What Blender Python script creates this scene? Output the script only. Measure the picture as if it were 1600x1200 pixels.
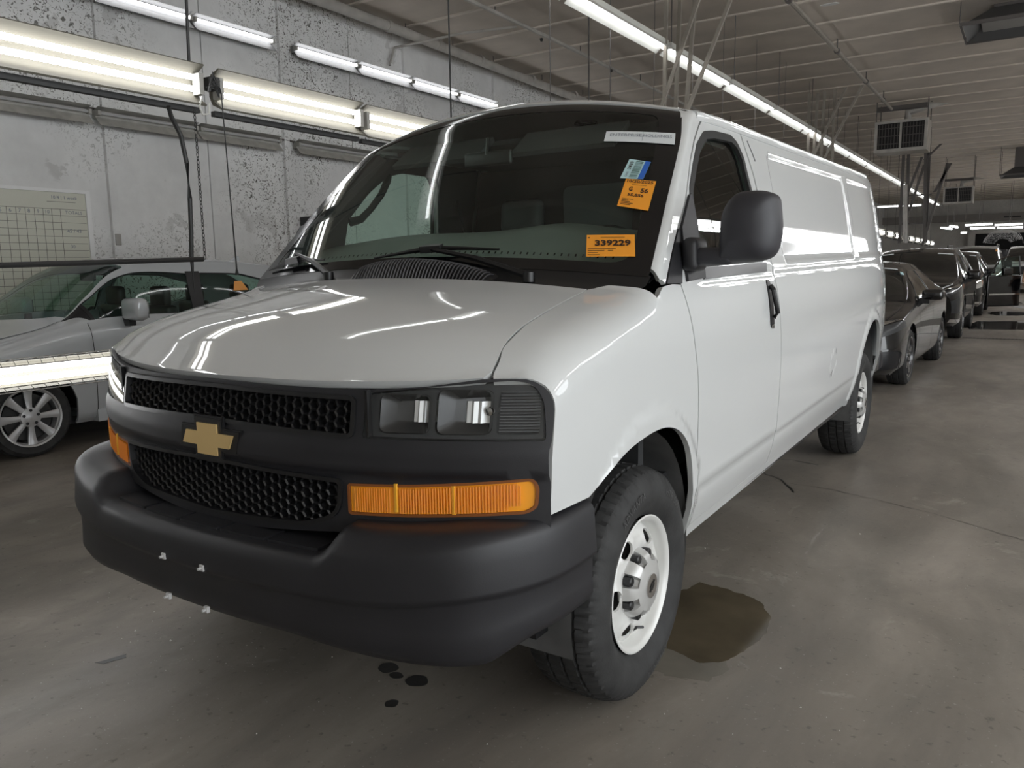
import bpy, bmesh, math, random
import numpy as np
from mathutils import Vector, Matrix
from mathutils.geometry import delaunay_2d_cdt

for _o in list(bpy.data.objects): bpy.data.objects.remove(_o, do_unlink=True)
scene = bpy.context.scene
COL = scene.collection
random.seed(7)
RNG = np.random.default_rng(11)

# ---------------------------------------------------------------- camera
CAM = (1.958, -1.681, 1.417); YAW, PITCH, ROLL, FPX = -0.584, -0.147, -0.016, 1225.4
cam_data = bpy.data.cameras.new('camera'); cam = bpy.data.objects.new('camera', cam_data); COL.objects.link(cam)
_f = Vector((math.sin(YAW)*math.cos(PITCH), math.cos(YAW)*math.cos(PITCH), math.sin(PITCH)))
_r = Vector((math.cos(YAW), -math.sin(YAW), 0.0)); _u = _r.cross(_f)
_r2 = math.cos(ROLL)*_r + math.sin(ROLL)*_u; _u2 = -math.sin(ROLL)*_r + math.cos(ROLL)*_u
cam.matrix_world = Matrix(((_r2.x, _u2.x, -_f.x, CAM[0]), (_r2.y, _u2.y, -_f.y, CAM[1]), (_r2.z, _u2.z, -_f.z, CAM[2]), (0, 0, 0, 1)))
cam_data.sensor_width = 36.0; cam_data.lens = FPX/1600*36.0; cam_data.clip_start = 0.05; cam_data.clip_end = 300
scene.camera = cam
# ---------------------------------------------------------------- light / exposure
world = bpy.data.worlds.new('world'); scene.world = world; world.use_nodes = True
world.node_tree.nodes['Background'].inputs[0].default_value = (0.75, 0.78, 0.8, 1)
world.node_tree.nodes['Background'].inputs[1].default_value = 3.3
scene.view_settings.view_transform = 'Standard'; scene.view_settings.look = 'None'
scene.view_settings.gamma = 1.0; scene.view_settings.use_curve_mapping = False
scene.view_settings.exposure = 0.50
TUBE_POWER = 7.5        # emission strength of a fluorescent tube

# ---------------------------------------------------------------- materials
def mat(name, col=(.8,.8,.8), rough=.5, metal=0.0, coat=0.0, spec=.5, noise=0.0, nscale=20.0, bump=0.0, bscale=200.0, emit=None, estr=0.0, ior=None):
    m = bpy.data.materials.new(name); m.use_nodes = True
    nt = m.node_tree; b = nt.nodes['Principled BSDF']
    b.inputs['Base Color'].default_value = (*col, 1); b.inputs['Roughness'].default_value = rough
    b.inputs['Metallic'].default_value = metal; b.inputs['Coat Weight'].default_value = coat
    b.inputs['Coat Roughness'].default_value = 0.02; b.inputs['Coat IOR'].default_value = 1.7; b.inputs['Specular IOR Level'].default_value = spec
    if ior: b.inputs['IOR'].default_value = ior
    if emit:
        b.inputs['Emission Color'].default_value = (*emit, 1); b.inputs['Emission Strength'].default_value = estr
    tc = None
    if noise > 0 or bump > 0:
        tc = nt.nodes.new('ShaderNodeTexCoord')
    if noise > 0:
        n = nt.nodes.new('ShaderNodeTexNoise'); n.inputs['Scale'].default_value = nscale; n.inputs['Detail'].default_value = 6
        nt.links.new(tc.outputs['Object'], n.inputs['Vector'])
        r = nt.nodes.new('ShaderNodeMapRange'); r.inputs[1].default_value = .3; r.inputs[2].default_value = .7
        r.inputs[3].default_value = 1-noise; r.inputs[4].default_value = 1+noise
        nt.links.new(n.outputs[0], r.inputs[0])
        h = nt.nodes.new('ShaderNodeVectorMath'); h.operation = 'SCALE'; h.inputs[0].default_value = col
        nt.links.new(r.outputs[0], h.inputs['Scale']); nt.links.new(h.outputs[0], b.inputs['Base Color'])
    if bump > 0:
        n2 = nt.nodes.new('ShaderNodeTexNoise'); n2.inputs['Scale'].default_value = bscale; n2.inputs['Detail'].default_value = 3
        nt.links.new(tc.outputs['Object'], n2.inputs['Vector'])
        bp = nt.nodes.new('ShaderNodeBump'); bp.inputs['Strength'].default_value = bump; bp.inputs['Distance'].default_value = .002
        nt.links.new(n2.outputs[0], bp.inputs['Height']); nt.links.new(bp.outputs[0], b.inputs['Normal'])
    return m

def glass(name, tint=(.8,.9,.85), rough=0.0, ior=1.5, dirt=0.0):
    m = bpy.data.materials.new(name); m.use_nodes = True; nt = m.node_tree
    for n in list(nt.nodes): nt.nodes.remove(n)
    o = nt.nodes.new('ShaderNodeOutputMaterial'); t = nt.nodes.new('ShaderNodeBsdfTransparent'); t.inputs[0].default_value = (*tint, 1)
    g = nt.nodes.new('ShaderNodeBsdfGlossy'); g.inputs['Roughness'].default_value = rough
    fr = nt.nodes.new('ShaderNodeFresnel'); fr.inputs[0].default_value = ior
    ge = nt.nodes.new('ShaderNodeNewGeometry'); io = nt.nodes.new('ShaderNodeMapRange')     # same reflectance from both faces of a thin pane
    io.inputs[3].default_value = ior; io.inputs[4].default_value = 1/ior; nt.links.new(ge.outputs['Backfacing'], io.inputs[0]); nt.links.new(io.outputs[0], fr.inputs[0])
    mx = nt.nodes.new('ShaderNodeMixShader')
    nt.links.new(fr.outputs[0], mx.inputs[0]); nt.links.new(t.outputs[0], mx.inputs[1]); nt.links.new(g.outputs[0], mx.inputs[2])
    last = mx
    if dirt > 0:
        d = nt.nodes.new('ShaderNodeBsdfDiffuse'); d.inputs[0].default_value = (.6,.6,.6,1)
        m2 = nt.nodes.new('ShaderNodeMixShader'); m2.inputs[0].default_value = dirt
        nt.links.new(mx.outputs[0], m2.inputs[1]); nt.links.new(d.outputs[0], m2.inputs[2]); last = m2
    nt.links.new(last.outputs[0], o.inputs[0]); return m

def emit_mat(name, col, s):
    m = bpy.data.materials.new(name); m.use_nodes = True; nt = m.node_tree
    b = nt.nodes['Principled BSDF']; b.inputs['Base Color'].default_value = (.9,.9,.9,1)
    b.inputs['Emission Color'].default_value = (*col, 1); b.inputs['Emission Strength'].default_value = s
    return m

M = {}
M['tube'] = emit_mat('fluorescent_glow', (.97, .98, 1.0), TUBE_POWER)
M['fill_tube'] = emit_mat('fill_lamp_glow', (.97, .98, 1.0), TUBE_POWER*3.2)  # stronger glow for the added fill lamps farther back
M['white_paint'] = mat('white_car_paint', (.60,.615,.615), .55, 0, 1.0, .3)
M['matte_black'] = mat('matte_black_plastic', (.016,.016,.019), .46, noise=.1, nscale=8, bump=.12, bscale=500)
M['black'] = mat('deep_black_plastic', (.008,.008,.009), .35)
M['mesh_black'] = mat('glossy_mesh_plastic', (.012,.012,.013), .28)
M['satin_black'] = mat('satin_black_trim', (.010,.010,.011), .35)
M['mirror_shell'] = mat('mirror_shell_plastic', (.028,.028,.034), .5, bump=.1, bscale=600)
M['rubber'] = mat('tyre_rubber', (.023,.023,.023), .72, noise=.35, nscale=15, bump=.3, bscale=120)
M['seal'] = mat('rubber_seal', (.01,.01,.01), .6)
M['rim'] = mat('silver_wheel_paint', (.68,.68,.66), .38, .1, .3)
M['cap'] = mat('silver_hub_cap', (.55,.55,.54), .3, .3, .4)
M['chrome'] = mat('chrome', (.8,.8,.8), .08, 1.0)
M['gold'] = mat('gold_emblem', (.78,.56,.25), .35, .35)
M['amber'] = mat('amber_lens', (1.0,.40,.015), .25, 0, 1.0)
M['amber_dark'] = mat('amber_ribs', (.85,.26,.01), .3, 0, .6)
M['lamp_house'] = mat('lamp_housing', (.045,.047,.05), .3)
M['reflector'] = mat('lamp_reflector', (.85,.85,.85), .3, .45)
M['lens'] = glass('clear_lens', (.86,.87,.87), 0, 1.45)
M['lens_side'] = glass('ribbed_lens', (.6,.62,.65), .12, 1.6, .05)
M['windshield'] = glass('windshield_glass', (.78,.89,.83), 0, 1.52)
M['door_glass'] = glass('door_glass', (.70,.86,.79), 0, 1.8)
M['frit'] = mat('black_glass_border', (.004,.004,.005), .12)
M['dash'] = mat('grey_dashboard', (.17,.185,.18), .7)
M['interior'] = mat('dark_cab_trim', (.02,.021,.022), .8)
M['seat'] = mat('grey_seat_vinyl', (.045,.047,.05), .6)
M['headliner'] = mat('headliner', (.05,.05,.052), .9)
M['steel'] = mat('galvanised_steel', (.35,.34,.32), .5, .4)
M['dark_metal'] = mat('dark_painted_metal', (.03,.03,.03), .5)
M['sticker_orange'] = mat('orange_paper', (.95,.37,.03), .7)
M['sticker_white'] = mat('white_paper', (.72,.76,.78), .6)
M['sticker_cyan'] = mat('pale_blue_paper', (.5,.72,.75), .6)
M['sticker_blue'] = mat('blue_paper', (.03,.14,.55), .6)
M['ink'] = mat('dark_ink', (.03,.015,.01), .6)
M['ink_grey'] = mat('grey_ink', (.16,.19,.24), .6)
M['ink_green'] = mat('green_grey_ink', (.14,.24,.22), .6)
M['plate_screw'] = mat('white_nylon_clip', (.55,.55,.55), .4)

# ---------------------------------------------------------------- object helpers
def tag(o, label=None, cat=None, group=None, kind=None):
    if label: o['label'] = label
    if cat: o['category'] = cat
    if group: o['group'] = group
    if kind: o['kind'] = kind
    return o
def empty(name, loc=(0,0,0), rz=0.0, label=None, cat=None, group=None):
    o = bpy.data.objects.new(name, None); COL.objects.link(o); o.location = loc; o.rotation_euler = (0,0,rz)
    o.empty_display_size = .1
    return tag(o, label, cat, group)
def link(name, me, m=None, parent=None):
    o = bpy.data.objects.new(name, me); COL.objects.link(o)
    if m is not None and not me.materials: me.materials.append(m)
    if parent is not None: o.parent = parent
    return o
def copy_tree(o, parent=None):
    c = o.copy(); COL.objects.link(c); c.parent = parent
    for ch in list(KIDS.get(o.name, [])) or [x for x in bpy.data.objects if x.parent == o]:
        copy_tree(ch, c)
    return c
KIDS = {}

class MB:
    """collects shapes into one mesh"""
    def __init__(s): s.v = []; s.f = []; s.sm = []
    def add(s, vs, fs, smooth=False):
        k = len(s.v); s.v += [tuple(map(float, p)) for p in vs]; s.f += [tuple(i+k for i in f) for f in fs]; s.sm += [smooth]*len(fs)
        return s
    def box(s, a, b, c=None, bev=0.0):
        x0,y0,z0 = a; x1,y1,z1 = b
        if bev <= 0:
            vs = [(x0,y0,z0),(x1,y0,z0),(x1,y1,z0),(x0,y1,z0),(x0,y0,z1),(x1,y0,z1),(x1,y1,z1),(x0,y1,z1)]
            return s.add(vs, [(3,2,1,0),(4,5,6,7),(0,1,5,4),(1,2,6,5),(2,3,7,6),(3,0,4,7)])
        bm = bmesh.new(); bmesh.ops.create_cube(bm, size=1)
        for v in bm.verts: v.co = Vector(((x0+x1)/2+v.co.x*(x1-x0), (y0+y1)/2+v.co.y*(y1-y0), (z0+z1)/2+v.co.z*(z1-z0)))
        bmesh.ops.bevel(bm, geom=bm.edges[:], offset=bev, segments=3, profile=.5, affect='EDGES')
        bm.verts.index_update(); s.add([v.co for v in bm.verts], [[v.index for v in f.verts] for f in bm.faces], True); bm.free(); return s
    def obox(s, c, ax, ay, az):
        c = Vector(c); ax = Vector(ax); ay = Vector(ay); az = Vector(az)
        vs = [c+i*ax+j*ay+k*az for k in (-1,1) for j in (-1,1) for i in (-1,1)]
        return s.add(vs, [(0,2,3,1),(4,5,7,6),(0,1,5,4),(1,3,7,5),(3,2,6,7),(2,0,4,6)])
    def tube(s, pts, r, n=8, cap=True):
        pts = [Vector(p) for p in pts]; rs = r if hasattr(r, '__len__') else [r]*len(pts)
        vs = []; fs = []; up = None
        for i, p in enumerate(pts):
            d = (pts[min(i+1,len(pts)-1)]-pts[max(i-1,0)]).normalized()
            if up is None: up = Vector((0,0,1)) if abs(d.z) < .9 else Vector((1,0,0))
            a = d.cross(up).normalized(); b = d.cross(a).normalized(); up = -b if False else up
            for k in range(n):
                t = 2*math.pi*k/n; vs.append(p+rs[i]*(math.cos(t)*a+math.sin(t)*b))
        for i in range(len(pts)-1):
            for k in range(n): fs.append((i*n+k, i*n+(k+1)%n, (i+1)*n+(k+1)%n, (i+1)*n+k))
        if cap: fs += [tuple(range(n)), tuple(reversed(range((len(pts)-1)*n, len(pts)*n)))]
        return s.add(vs, fs, True)
    def lathe(s, prof, axis='x', c=(0,0,0), n=32, close=False, fn=None):
        """prof: list of (axial, radius)"""
        vs = []; fs = []; m = len(prof)
        for k in range(n):
            t = 2*math.pi*k/n
            for j, (a, r) in enumerate(prof):
                rr = r if fn is None else fn(j, k, r)
                u, w = rr*math.cos(t), rr*math.sin(t)
                p = (a, u, w) if axis == 'x' else ((u, a, w) if axis == 'y' else (u, w, a))
                vs.append((p[0]+c[0], p[1]+c[1], p[2]+c[2]))
        for k in range(n):
            for j in range(m-1): fs.append((k*m+j, k*m+j+1, ((k+1)%n)*m+j+1, ((k+1)%n)*m+j))
        if close:
            fs.append(tuple(k*m for k in range(n))); fs.append(tuple(reversed([k*m+m-1 for k in range(n)])))
        return s.add(vs, fs, True)
    def prism(s, poly, h0, h1, fn=None):
        """poly in (a,b); fn(a,b,h)->xyz"""
        fn = fn or (lambda a,b,h: (a,b,h)); n = len(poly)
        vs = [fn(a,b,h0) for a,b in poly]+[fn(a,b,h1) for a,b in poly]
        fs = [tuple(reversed(range(n))), tuple(range(n,2*n))]+[(i,(i+1)%n,n+(i+1)%n,n+i) for i in range(n)]
        return s.add(vs, fs)
    def mesh(s, name, sharp=.6):
        me = bpy.data.meshes.new(name); me.from_pydata(s.v, [], s.f)
        bm = bmesh.new(); bm.from_mesh(me); bmesh.ops.recalc_face_normals(bm, faces=bm.faces[:]); bm.to_mesh(me); bm.free()
        me.polygons.foreach_set('use_smooth', s.sm)
        me.set_sharp_from_angle(angle=sharp)
        me.update(); return me
    def build(s, name, m, parent=None, sharp=.6): return link(name, s.mesh(name, sharp), m, parent)

def resample(poly, step, su=1.0, sv=1.0, closed=True):
    out = []; n = len(poly)
    for i in range(n if closed else n-1):
        a = poly[i]; b = poly[(i+1) % n]; L = math.hypot((b[0]-a[0])*su, (b[1]-a[1])*sv); k = max(1, int(math.ceil(L/step)))
        for j in range(k): out.append((a[0]+(b[0]-a[0])*j/k, a[1]+(b[1]-a[1])*j/k))
    if not closed: out.append(poly[-1])
    return out
def roundpoly(poly, r, n=5, su=1.0, sv=1.0):
    """round the corners of a polygon; r single or per corner"""
    out = []; N = len(poly); rs = r if hasattr(r, '__len__') else [r]*N
    for i in range(N):
        p = np.array(poly[i], float); a = np.array(poly[i-1], float)-p; b = np.array(poly[(i+1) % N], float)-p
        la, lb = np.linalg.norm(a), np.linalg.norm(b); q = min(rs[i], la*.49, lb*.49)
        if q <= 1e-6: out.append(tuple(p)); continue
        A = p+a/la*q; B = p+b/lb*q
        for t in np.linspace(0,1,n+1): out.append(tuple((1-t)**2*A+2*t*(1-t)*p+t*t*B))
    return out
def inpoly(P, poly):
    x, y = P[:,0], P[:,1]; q = np.array(poly); ins = np.zeros(len(P), bool); j = len(q)-1
    for i in range(len(q)):
        xi, yi = q[i]; xj, yj = q[j]
        c = ((yi > y) != (yj > y)) & (x < (xj-xi)*(y-yi)/((yj-yi) if yj != yi else 1e-12)+xi)
        ins ^= c; j = i
    return ins
def segdist(P, poly):
    q = np.array(poly); d = np.full(len(P), 1e9)
    for i in range(len(q)):
        a = q[i-1]; b = q[i]; ab = b-a; L = ab@ab
        if L < 1e-14: continue
        t = np.clip(((P-a)@ab)/L, 0, 1); d = np.minimum(d, np.linalg.norm(P-(a+t[:,None]*ab), axis=1))
    return d

def patch_data(F, outer, holes=(), step=.04, thick=.012, su=1.0, sv=1.0, off=0.0, sgn=1, bstep=None, rimholes=True):
    """tessellate a polygon of the parameter plane and lay it on the surface F(u,v)->Nx3. returns verts, faces, loop normals"""
    bs = bstep or step
    loops = [resample([(a*su, b*sv) for a,b in L], bs) for L in [outer]+list(holes)]
    pts = []; edges = []
    for L in loops:
        k = len(pts); pts += L; edges += [(k+i, k+(i+1) % len(L)) for i in range(len(L))]
    lo = np.array(loops[0]).min(0); hi = np.array(loops[0]).max(0)
    gx = np.arange(lo[0]+step*.5, hi[0], step); gy = np.arange(lo[1]+step*.5, hi[1], step)
    if len(gx) and len(gy):
        G = np.stack(np.meshgrid(gx, gy), -1).reshape(-1, 2); G[:,0] += (np.round((G[:,1]-lo[1])/step) % 2)*step*.25
        ok = inpoly(G, loops[0])
        for h in loops[1:]: ok &= ~inpoly(G, h)
        G = G[ok]
        if len(G):
            d = np.full(len(G), 1e9)
            for L in loops: d = np.minimum(d, segdist(G, L))
            G = G[d > .45*step]; pts = pts+[tuple(g) for g in G]
    V, E, T, ov, oe, of = delaunay_2d_cdt([Vector(p) for p in pts], edges, [], 0, 1e-6, True)
    V = np.array([tuple(v) for v in V]); T = np.array([t[:3] for t in T])
    c = V[T].mean(1); ok = inpoly(c, loops[0])
    for h in loops[1:]: ok &= ~inpoly(c, h)
    T = T[ok]
    U = V/np.array([su, sv])
    def ev(U): return F(U[:,0], U[:,1])
    h = 1e-3
    P = ev(U); du = ev(U+[h/su,0])-ev(U-[h/su,0]); dv = ev(U+[0,h/sv])-ev(U-[0,h/sv])
    N = np.cross(du, dv)*sgn; N /= np.linalg.norm(N, axis=1)[:,None]+1e-12
    P = P+N*off
    # triangle orientation
    n0 = np.cross(P[T[:,1]]-P[T[:,0]], P[T[:,2]]-P[T[:,0]]); flip = (n0*N[T[:,0]]).sum(1) < 0
    T[flip] = T[flip][:, ::-1]
    verts = P.tolist(); faces = T.tolist(); ln = N[T.reshape(-1)].tolist(); fi = [0]*len(faces)
    if thick:
        cnt = {}
        for t in T:
            for i in range(3):
                a, b = int(t[i]), int(t[(i+1) % 3]); cnt[(a,b)] = 1
        be = [e for e in cnt if (e[1], e[0]) not in cnt]
        mp = {}
        def dup(i):
            if i not in mp:
                k = len(verts); mp[i] = (k, k+1); verts.append(P[i].tolist()); verts.append((P[i]-N[i]*thick).tolist())
            return mp[i]
        for a, b in be:
            a0, a1 = dup(a); b0, b1 = dup(b); faces.append([b0, a0, a1, b1])
            fn = np.cross(P[b]-P[a], N[a])*1.0; fn /= np.linalg.norm(fn)+1e-12; ln += [fn.tolist()]*4
    return verts, faces, ln
def patch(name, F, outer, m, parent=None, mirror=False, **kw):
    vs, fs, ln = patch_data(F, outer, **kw)
    if mirror:
        vs = [(-a,b,c) for a,b,c in vs]; ln2 = []; k = 0
        for f in fs:
            seg = ln[k:k+len(f)]; k += len(f); ln2 += [(-s[0], s[1], s[2]) for s in reversed(seg)]
        fs = [list(reversed(f)) for f in fs]; ln = ln2
    me = bpy.data.meshes.new(name); me.from_pydata(vs, [], fs); me.polygons.foreach_set('use_smooth', [len(f) == 3 for f in fs])
    me.update(); me.normals_split_custom_set([tuple(n) for n in ln])
    return link(name, me, m, parent)
def both(name, F, outer, m, parent=None, **kw):
    return patch(name, F, outer, m, parent, **kw), patch(name, F, outer, m, parent, mirror=True, **kw)

def pchip(xs, ys):
    xs = np.array(xs, float); ys = np.array(ys, float); h = np.diff(xs); d = np.diff(ys)/h; n = len(xs); m = np.zeros(n)
    for i in range(1, n-1):
        if d[i-1]*d[i] > 0:
            w1 = 2*h[i]+h[i-1]; w2 = h[i]+2*h[i-1]; m[i] = (w1+w2)/(w1/d[i-1]+w2/d[i])
    m[0] = d[0]; m[-1] = d[-1]
    def f(x):
        x = np.asarray(x, float); xc = np.clip(x, xs[0], xs[-1]); i = np.clip(np.searchsorted(xs, xc)-1, 0, n-2)
        t = (xc-xs[i])/h[i]
        r = (2*t**3-3*t**2+1)*ys[i]+(t**3-2*t**2+t)*h[i]*m[i]+(-2*t**3+3*t**2)*ys[i+1]+(t**3-t**2)*h[i]*m[i+1]
        return r+(x-xc)*np.where(x < xs[0], m[0], m[-1])
    return f
def spline(xs, ys):
    xs = np.array(xs, float); ys = np.array(ys, float); n = len(xs); h = np.diff(xs)
    A = np.zeros((n,n)); b = np.zeros(n); A[0,0] = A[-1,-1] = 1
    for i in range(1, n-1):
        A[i,i-1] = h[i-1]; A[i,i] = 2*(h[i-1]+h[i]); A[i,i+1] = h[i]; b[i] = 6*((ys[i+1]-ys[i])/h[i]-(ys[i]-ys[i-1])/h[i-1])
    s = np.linalg.solve(A, b)
    def f(x):
        x = np.asarray(x, float); xc = np.clip(x, xs[0], xs[-1]); i = np.clip(np.searchsorted(xs, xc)-1, 0, n-2)
        a = xs[i+1]-xc; c = xc-xs[i]
        return s[i]*a**3/(6*h[i])+s[i+1]*c**3/(6*h[i])+(ys[i]/h[i]-s[i]*h[i]/6)*a+(ys[i+1]/h[i]-s[i+1]*h[i]/6)*c
    return f
def smooth(x, a, b):
    t = np.clip((np.asarray(x, float)-a)/(b-a), 0, 1); return t*t*(3-2*t)

def text_mesh(txt, size, fn, name, m, parent, extrude=.0, align='CENTER', space=1.0, bold=0.0):
    """text laid with fn(a,b)->xyz on a surface"""
    cu = bpy.data.curves.new(name, 'FONT'); cu.body = txt; cu.size = size; cu.align_x = align; cu.align_y = 'CENTER'; cu.space_character = space
    cu.offset = bold; cu.resolution_u = 2; cu.fill_mode = 'FRONT'
    o = bpy.data.objects.new(name, cu); COL.objects.link(o)
    dg = bpy.context.evaluated_depsgraph_get(); me0 = bpy.data.meshes.new_from_object(o.evaluated_get(dg))
    bpy.data.objects.remove(o, do_unlink=True)
    vs = [fn(v.co.x, v.co.y) for v in me0.vertices]; fs = [list(p.vertices) for p in me0.polygons]; bpy.data.meshes.remove(me0)
    me = bpy.data.meshes.new(name); me.from_pydata(vs, [], fs); me.update()
    return link(name, me, m, parent)
# ================================================================ THE BUILDING
def nodes(m): return m.node_tree.nodes, m.node_tree.links
def wall_material(name, base=(.80,.80,.795), peel=1.0):
    m = mat(name, base, .6); N, L = nodes(m); b = N['Principled BSDF']
    g = N.new('ShaderNodeNewGeometry')
    def noise(sc, det=6, rough=.6, dist=0.0):
        n = N.new('ShaderNodeTexNoise'); n.inputs['Scale'].default_value = sc; n.inputs['Detail'].default_value = det; n.inputs['Roughness'].default_value = rough
        n.inputs['Distortion'].default_value = dist
        L.new(g.outputs['Position'], n.inputs['Vector']); return n
    def ramp(src, a, c):
        r = N.new('ShaderNodeMapRange'); r.inputs[1].default_value = a; r.inputs[2].default_value = c; L.new(src, r.inputs[0]); return r.outputs[0]
    def mul(a, c):
        x = N.new('ShaderNodeMath'); x.operation = 'MULTIPLY'; L.new(a, x.inputs[0])
        if isinstance(c, float): x.inputs[1].default_value = c
        else: L.new(c, x.inputs[1])
        return x.outputs[0]
    area = ramp(noise(.55, 3, .5).outputs[0], .43, .56)           # regions that have flaked
    flake = ramp(noise(24, 4, .5, 1.6).outputs[0], .575, .60)        # the flakes
    edge = ramp(noise(24, 4, .5, 1.6).outputs[0], .545, .575)
    big = ramp(noise(2.3, 5, .6, .5).outputs[0], .60, .62)
    areab = ramp(noise(.8, 3, .5).outputs[0], .50, .56)
    dirt = noise(1.1, 8, .65)
    mix = N.new('ShaderNodeMix'); mix.data_type = 'RGBA'; mix.inputs[6].default_value = (*[c*.86 for c in base], 1); mix.inputs[7].default_value = (*[min(1,c*1.1) for c in base], 1)
    L.new(ramp(dirt.outputs[0], .3, .7), mix.inputs[0])
    m1 = N.new('ShaderNodeMix'); m1.data_type = 'RGBA'; L.new(mix.outputs[2], m1.inputs[6]); m1.inputs[7].default_value = (.78,.78,.76,1); L.new(mul(mul(edge, area), .8*peel), m1.inputs[0])
    m2 = N.new('ShaderNodeMix'); m2.data_type = 'RGBA'; L.new(m1.outputs[2], m2.inputs[6]); m2.inputs[7].default_value = (.13,.125,.115,1); L.new(mul(mul(flake, area), .95*peel), m2.inputs[0])
    m3 = N.new('ShaderNodeMix'); m3.data_type = 'RGBA'; L.new(m2.outputs[2], m3.inputs[6]); m3.inputs[7].default_value = (.34,.33,.31,1); L.new(mul(mul(big, areab), .35*peel), m3.inputs[0])
    L.new(m3.outputs[2], b.inputs['Base Color'])
    bp = N.new('ShaderNodeBump'); bp.inputs['Strength'].default_value = .35; bp.inputs['Distance'].default_value = .01
    L.new(mul(edge, area), bp.inputs['Height']); L.new(bp.outputs[0], b.inputs['Normal'])
    return m
def floor_material():
    m = mat('stained_concrete', (.2,.185,.165), .6); N, L = nodes(m); b = N['Principled BSDF']
    g = N.new('ShaderNodeNewGeometry'); mp = N.new('ShaderNodeMapping'); mp.inputs['Scale'].default_value = (1,.45,1)
    L.new(g.outputs['Position'], mp.inputs['Vector'])
    def noise(sc, det=8, rough=.6, src=None, dist=0):
        n = N.new('ShaderNodeTexNoise'); n.inputs['Scale'].default_value = sc; n.inputs['Detail'].default_value = det; n.inputs['Roughness'].default_value = rough
        n.inputs['Distortion'].default_value = dist
        L.new(src or g.outputs['Position'], n.inputs['Vector']); return n.outputs[0]
    def ramp(src, a, c, lo=0., hi=1.):
        r = N.new('ShaderNodeMapRange'); r.inputs[1].default_value = a; r.inputs[2].default_value = c; r.inputs[3].default_value = lo; r.inputs[4].default_value = hi; L.new(src, r.inputs[0]); return r.outputs[0]
    def mixc(fac, a, c):
        x = N.new('ShaderNodeMix'); x.data_type = 'RGBA'; L.new(fac, x.inputs[0])
        for s, k in ((a,6),(c,7)):
            if isinstance(s, tuple): x.inputs[k].default_value = (*s,1)
            else: L.new(s, x.inputs[k])
        return x.outputs[2]
    c = mixc(ramp(noise(.7, 8, .6, mp.outputs[0], .8), .36, .64), (.185,.162,.138), (.355,.318,.274))
    c = mixc(ramp(noise(3.2, 8, .65, mp.outputs[0], .5), .42, .75, 0, .75), c, (.15,.137,.12))
    c = mixc(ramp(noise(1.7, 8, .7, None, 1.5), .60, .70, 0, .6), c, (.46,.43,.38))
    c = mixc(ramp(noise(60, 3, .6), .66, .72, 0, .45), c, (.5,.48,.44))
    c = mixc(ramp(noise(26, 4, .6), .62, .70, 0, .5), c, (.06,.055,.05))
    L.new(c, b.inputs['Base Color'])
    L.new(ramp(noise(.9, 6, .6, mp.outputs[0]), .35, .65, .30, .58), b.inputs['Roughness'])
    bp = N.new('ShaderNodeBump'); bp.inputs['Strength'].default_value = .12; bp.inputs['Distance'].default_value = .01
    L.new(noise(35, 6, .7), bp.inputs['Height']); L.new(bp.outputs[0], b.inputs['Normal'])
    return m
M['wall'] = wall_material('peeling_wall_paint')
M['wall_far'] = wall_material('far_wall_paint', (.62,.60,.56), .5)
M['floor'] = floor_material()
M['ceiling'] = mat('grimy_ceiling_paint', (.47,.415,.355), .75, noise=.18, nscale=.9)
M['ceiling_lip'] = mat('lit_ceiling_joint', (.62,.56,.49), .7, noise=.15, nscale=2)  # paler than the panels: lit look of the lips put into the colour
M['pipe'] = mat('painted_pipe', (.42,.40,.37), .55, noise=.15, nscale=5)
M['pipe_dark'] = mat('dusty_dark_pipe', (.10,.09,.085), .6)
M['strut'] = mat('dusty_strut_paint', (.26,.235,.20), .6, noise=.15, nscale=4)
M['fixture'] = mat('white_enamel_fixture', (.62,.62,.58), .4, noise=.08, nscale=3)
M['fixture_dirty'] = mat('dusty_enamel_fixture', (.40,.39,.36), .6, noise=.25, nscale=6)
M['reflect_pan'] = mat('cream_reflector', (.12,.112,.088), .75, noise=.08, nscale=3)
M['lit_reflector'] = mat('lit_strip_reflector', (.20,.20,.20), .6); M['board_frame'] = mat('white_board_frame', (.85,.85,.85), .4)
M['board'] = mat('whiteboard_surface', (.66,.66,.57), .35)
M['board_line'] = mat('board_tape', (.09,.09,.07), .6)
M['dead_tube'] = mat('unlit_tube', (.45,.45,.45), .3)

ORD = ['first','second','third','fourth','fifth','sixth','seventh','eighth','ninth','tenth','eleventh','twelfth','thirteenth','fourteenth','fifteenth','sixteenth','seventeenth','eighteenth','nineteenth','twentieth','twenty-first','twenty-second','twenty-third']
WX, CZ, Y0, Y1, RX = -6.8, 5.2, -7.5, 58.0, 9.0
fl = MB().box((WX-.2, Y0-.2, -.2), (RX+.2, Y1+.2, 0)).build('floor', M['floor']); tag(fl, kind='structure')
# ceiling: deep planks across the building with a drip lip at each joint
ceil = MB().box((WX-.2, Y0-.2, CZ+.06), (RX+.2, Y1+.2, CZ+.2)).build('ceiling', M['ceiling']); tag(ceil, kind='structure')
pitch = 1.262
pm = MB().box((WX, .012, 0), (RX, pitch-.012, .055)).mesh('ceiling_panel'); pm.materials.append(M['ceiling'])
lm = MB().box((WX, -.028, -.022), (RX, .028, .02)).mesh('joint_lip'); lm.materials.append(M['ceiling_lip'])
k = 0; y = 9.57-pitch*14
while y < Y1:
    o = link('ceiling_panel', pm, None, ceil); o.location = (0, y, CZ)
    if y > 12.5 and k % 2: pass
    o = link('joint_lip', lm, None, ceil); o.location = (0, y, CZ); y += pitch; k += 1
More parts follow.
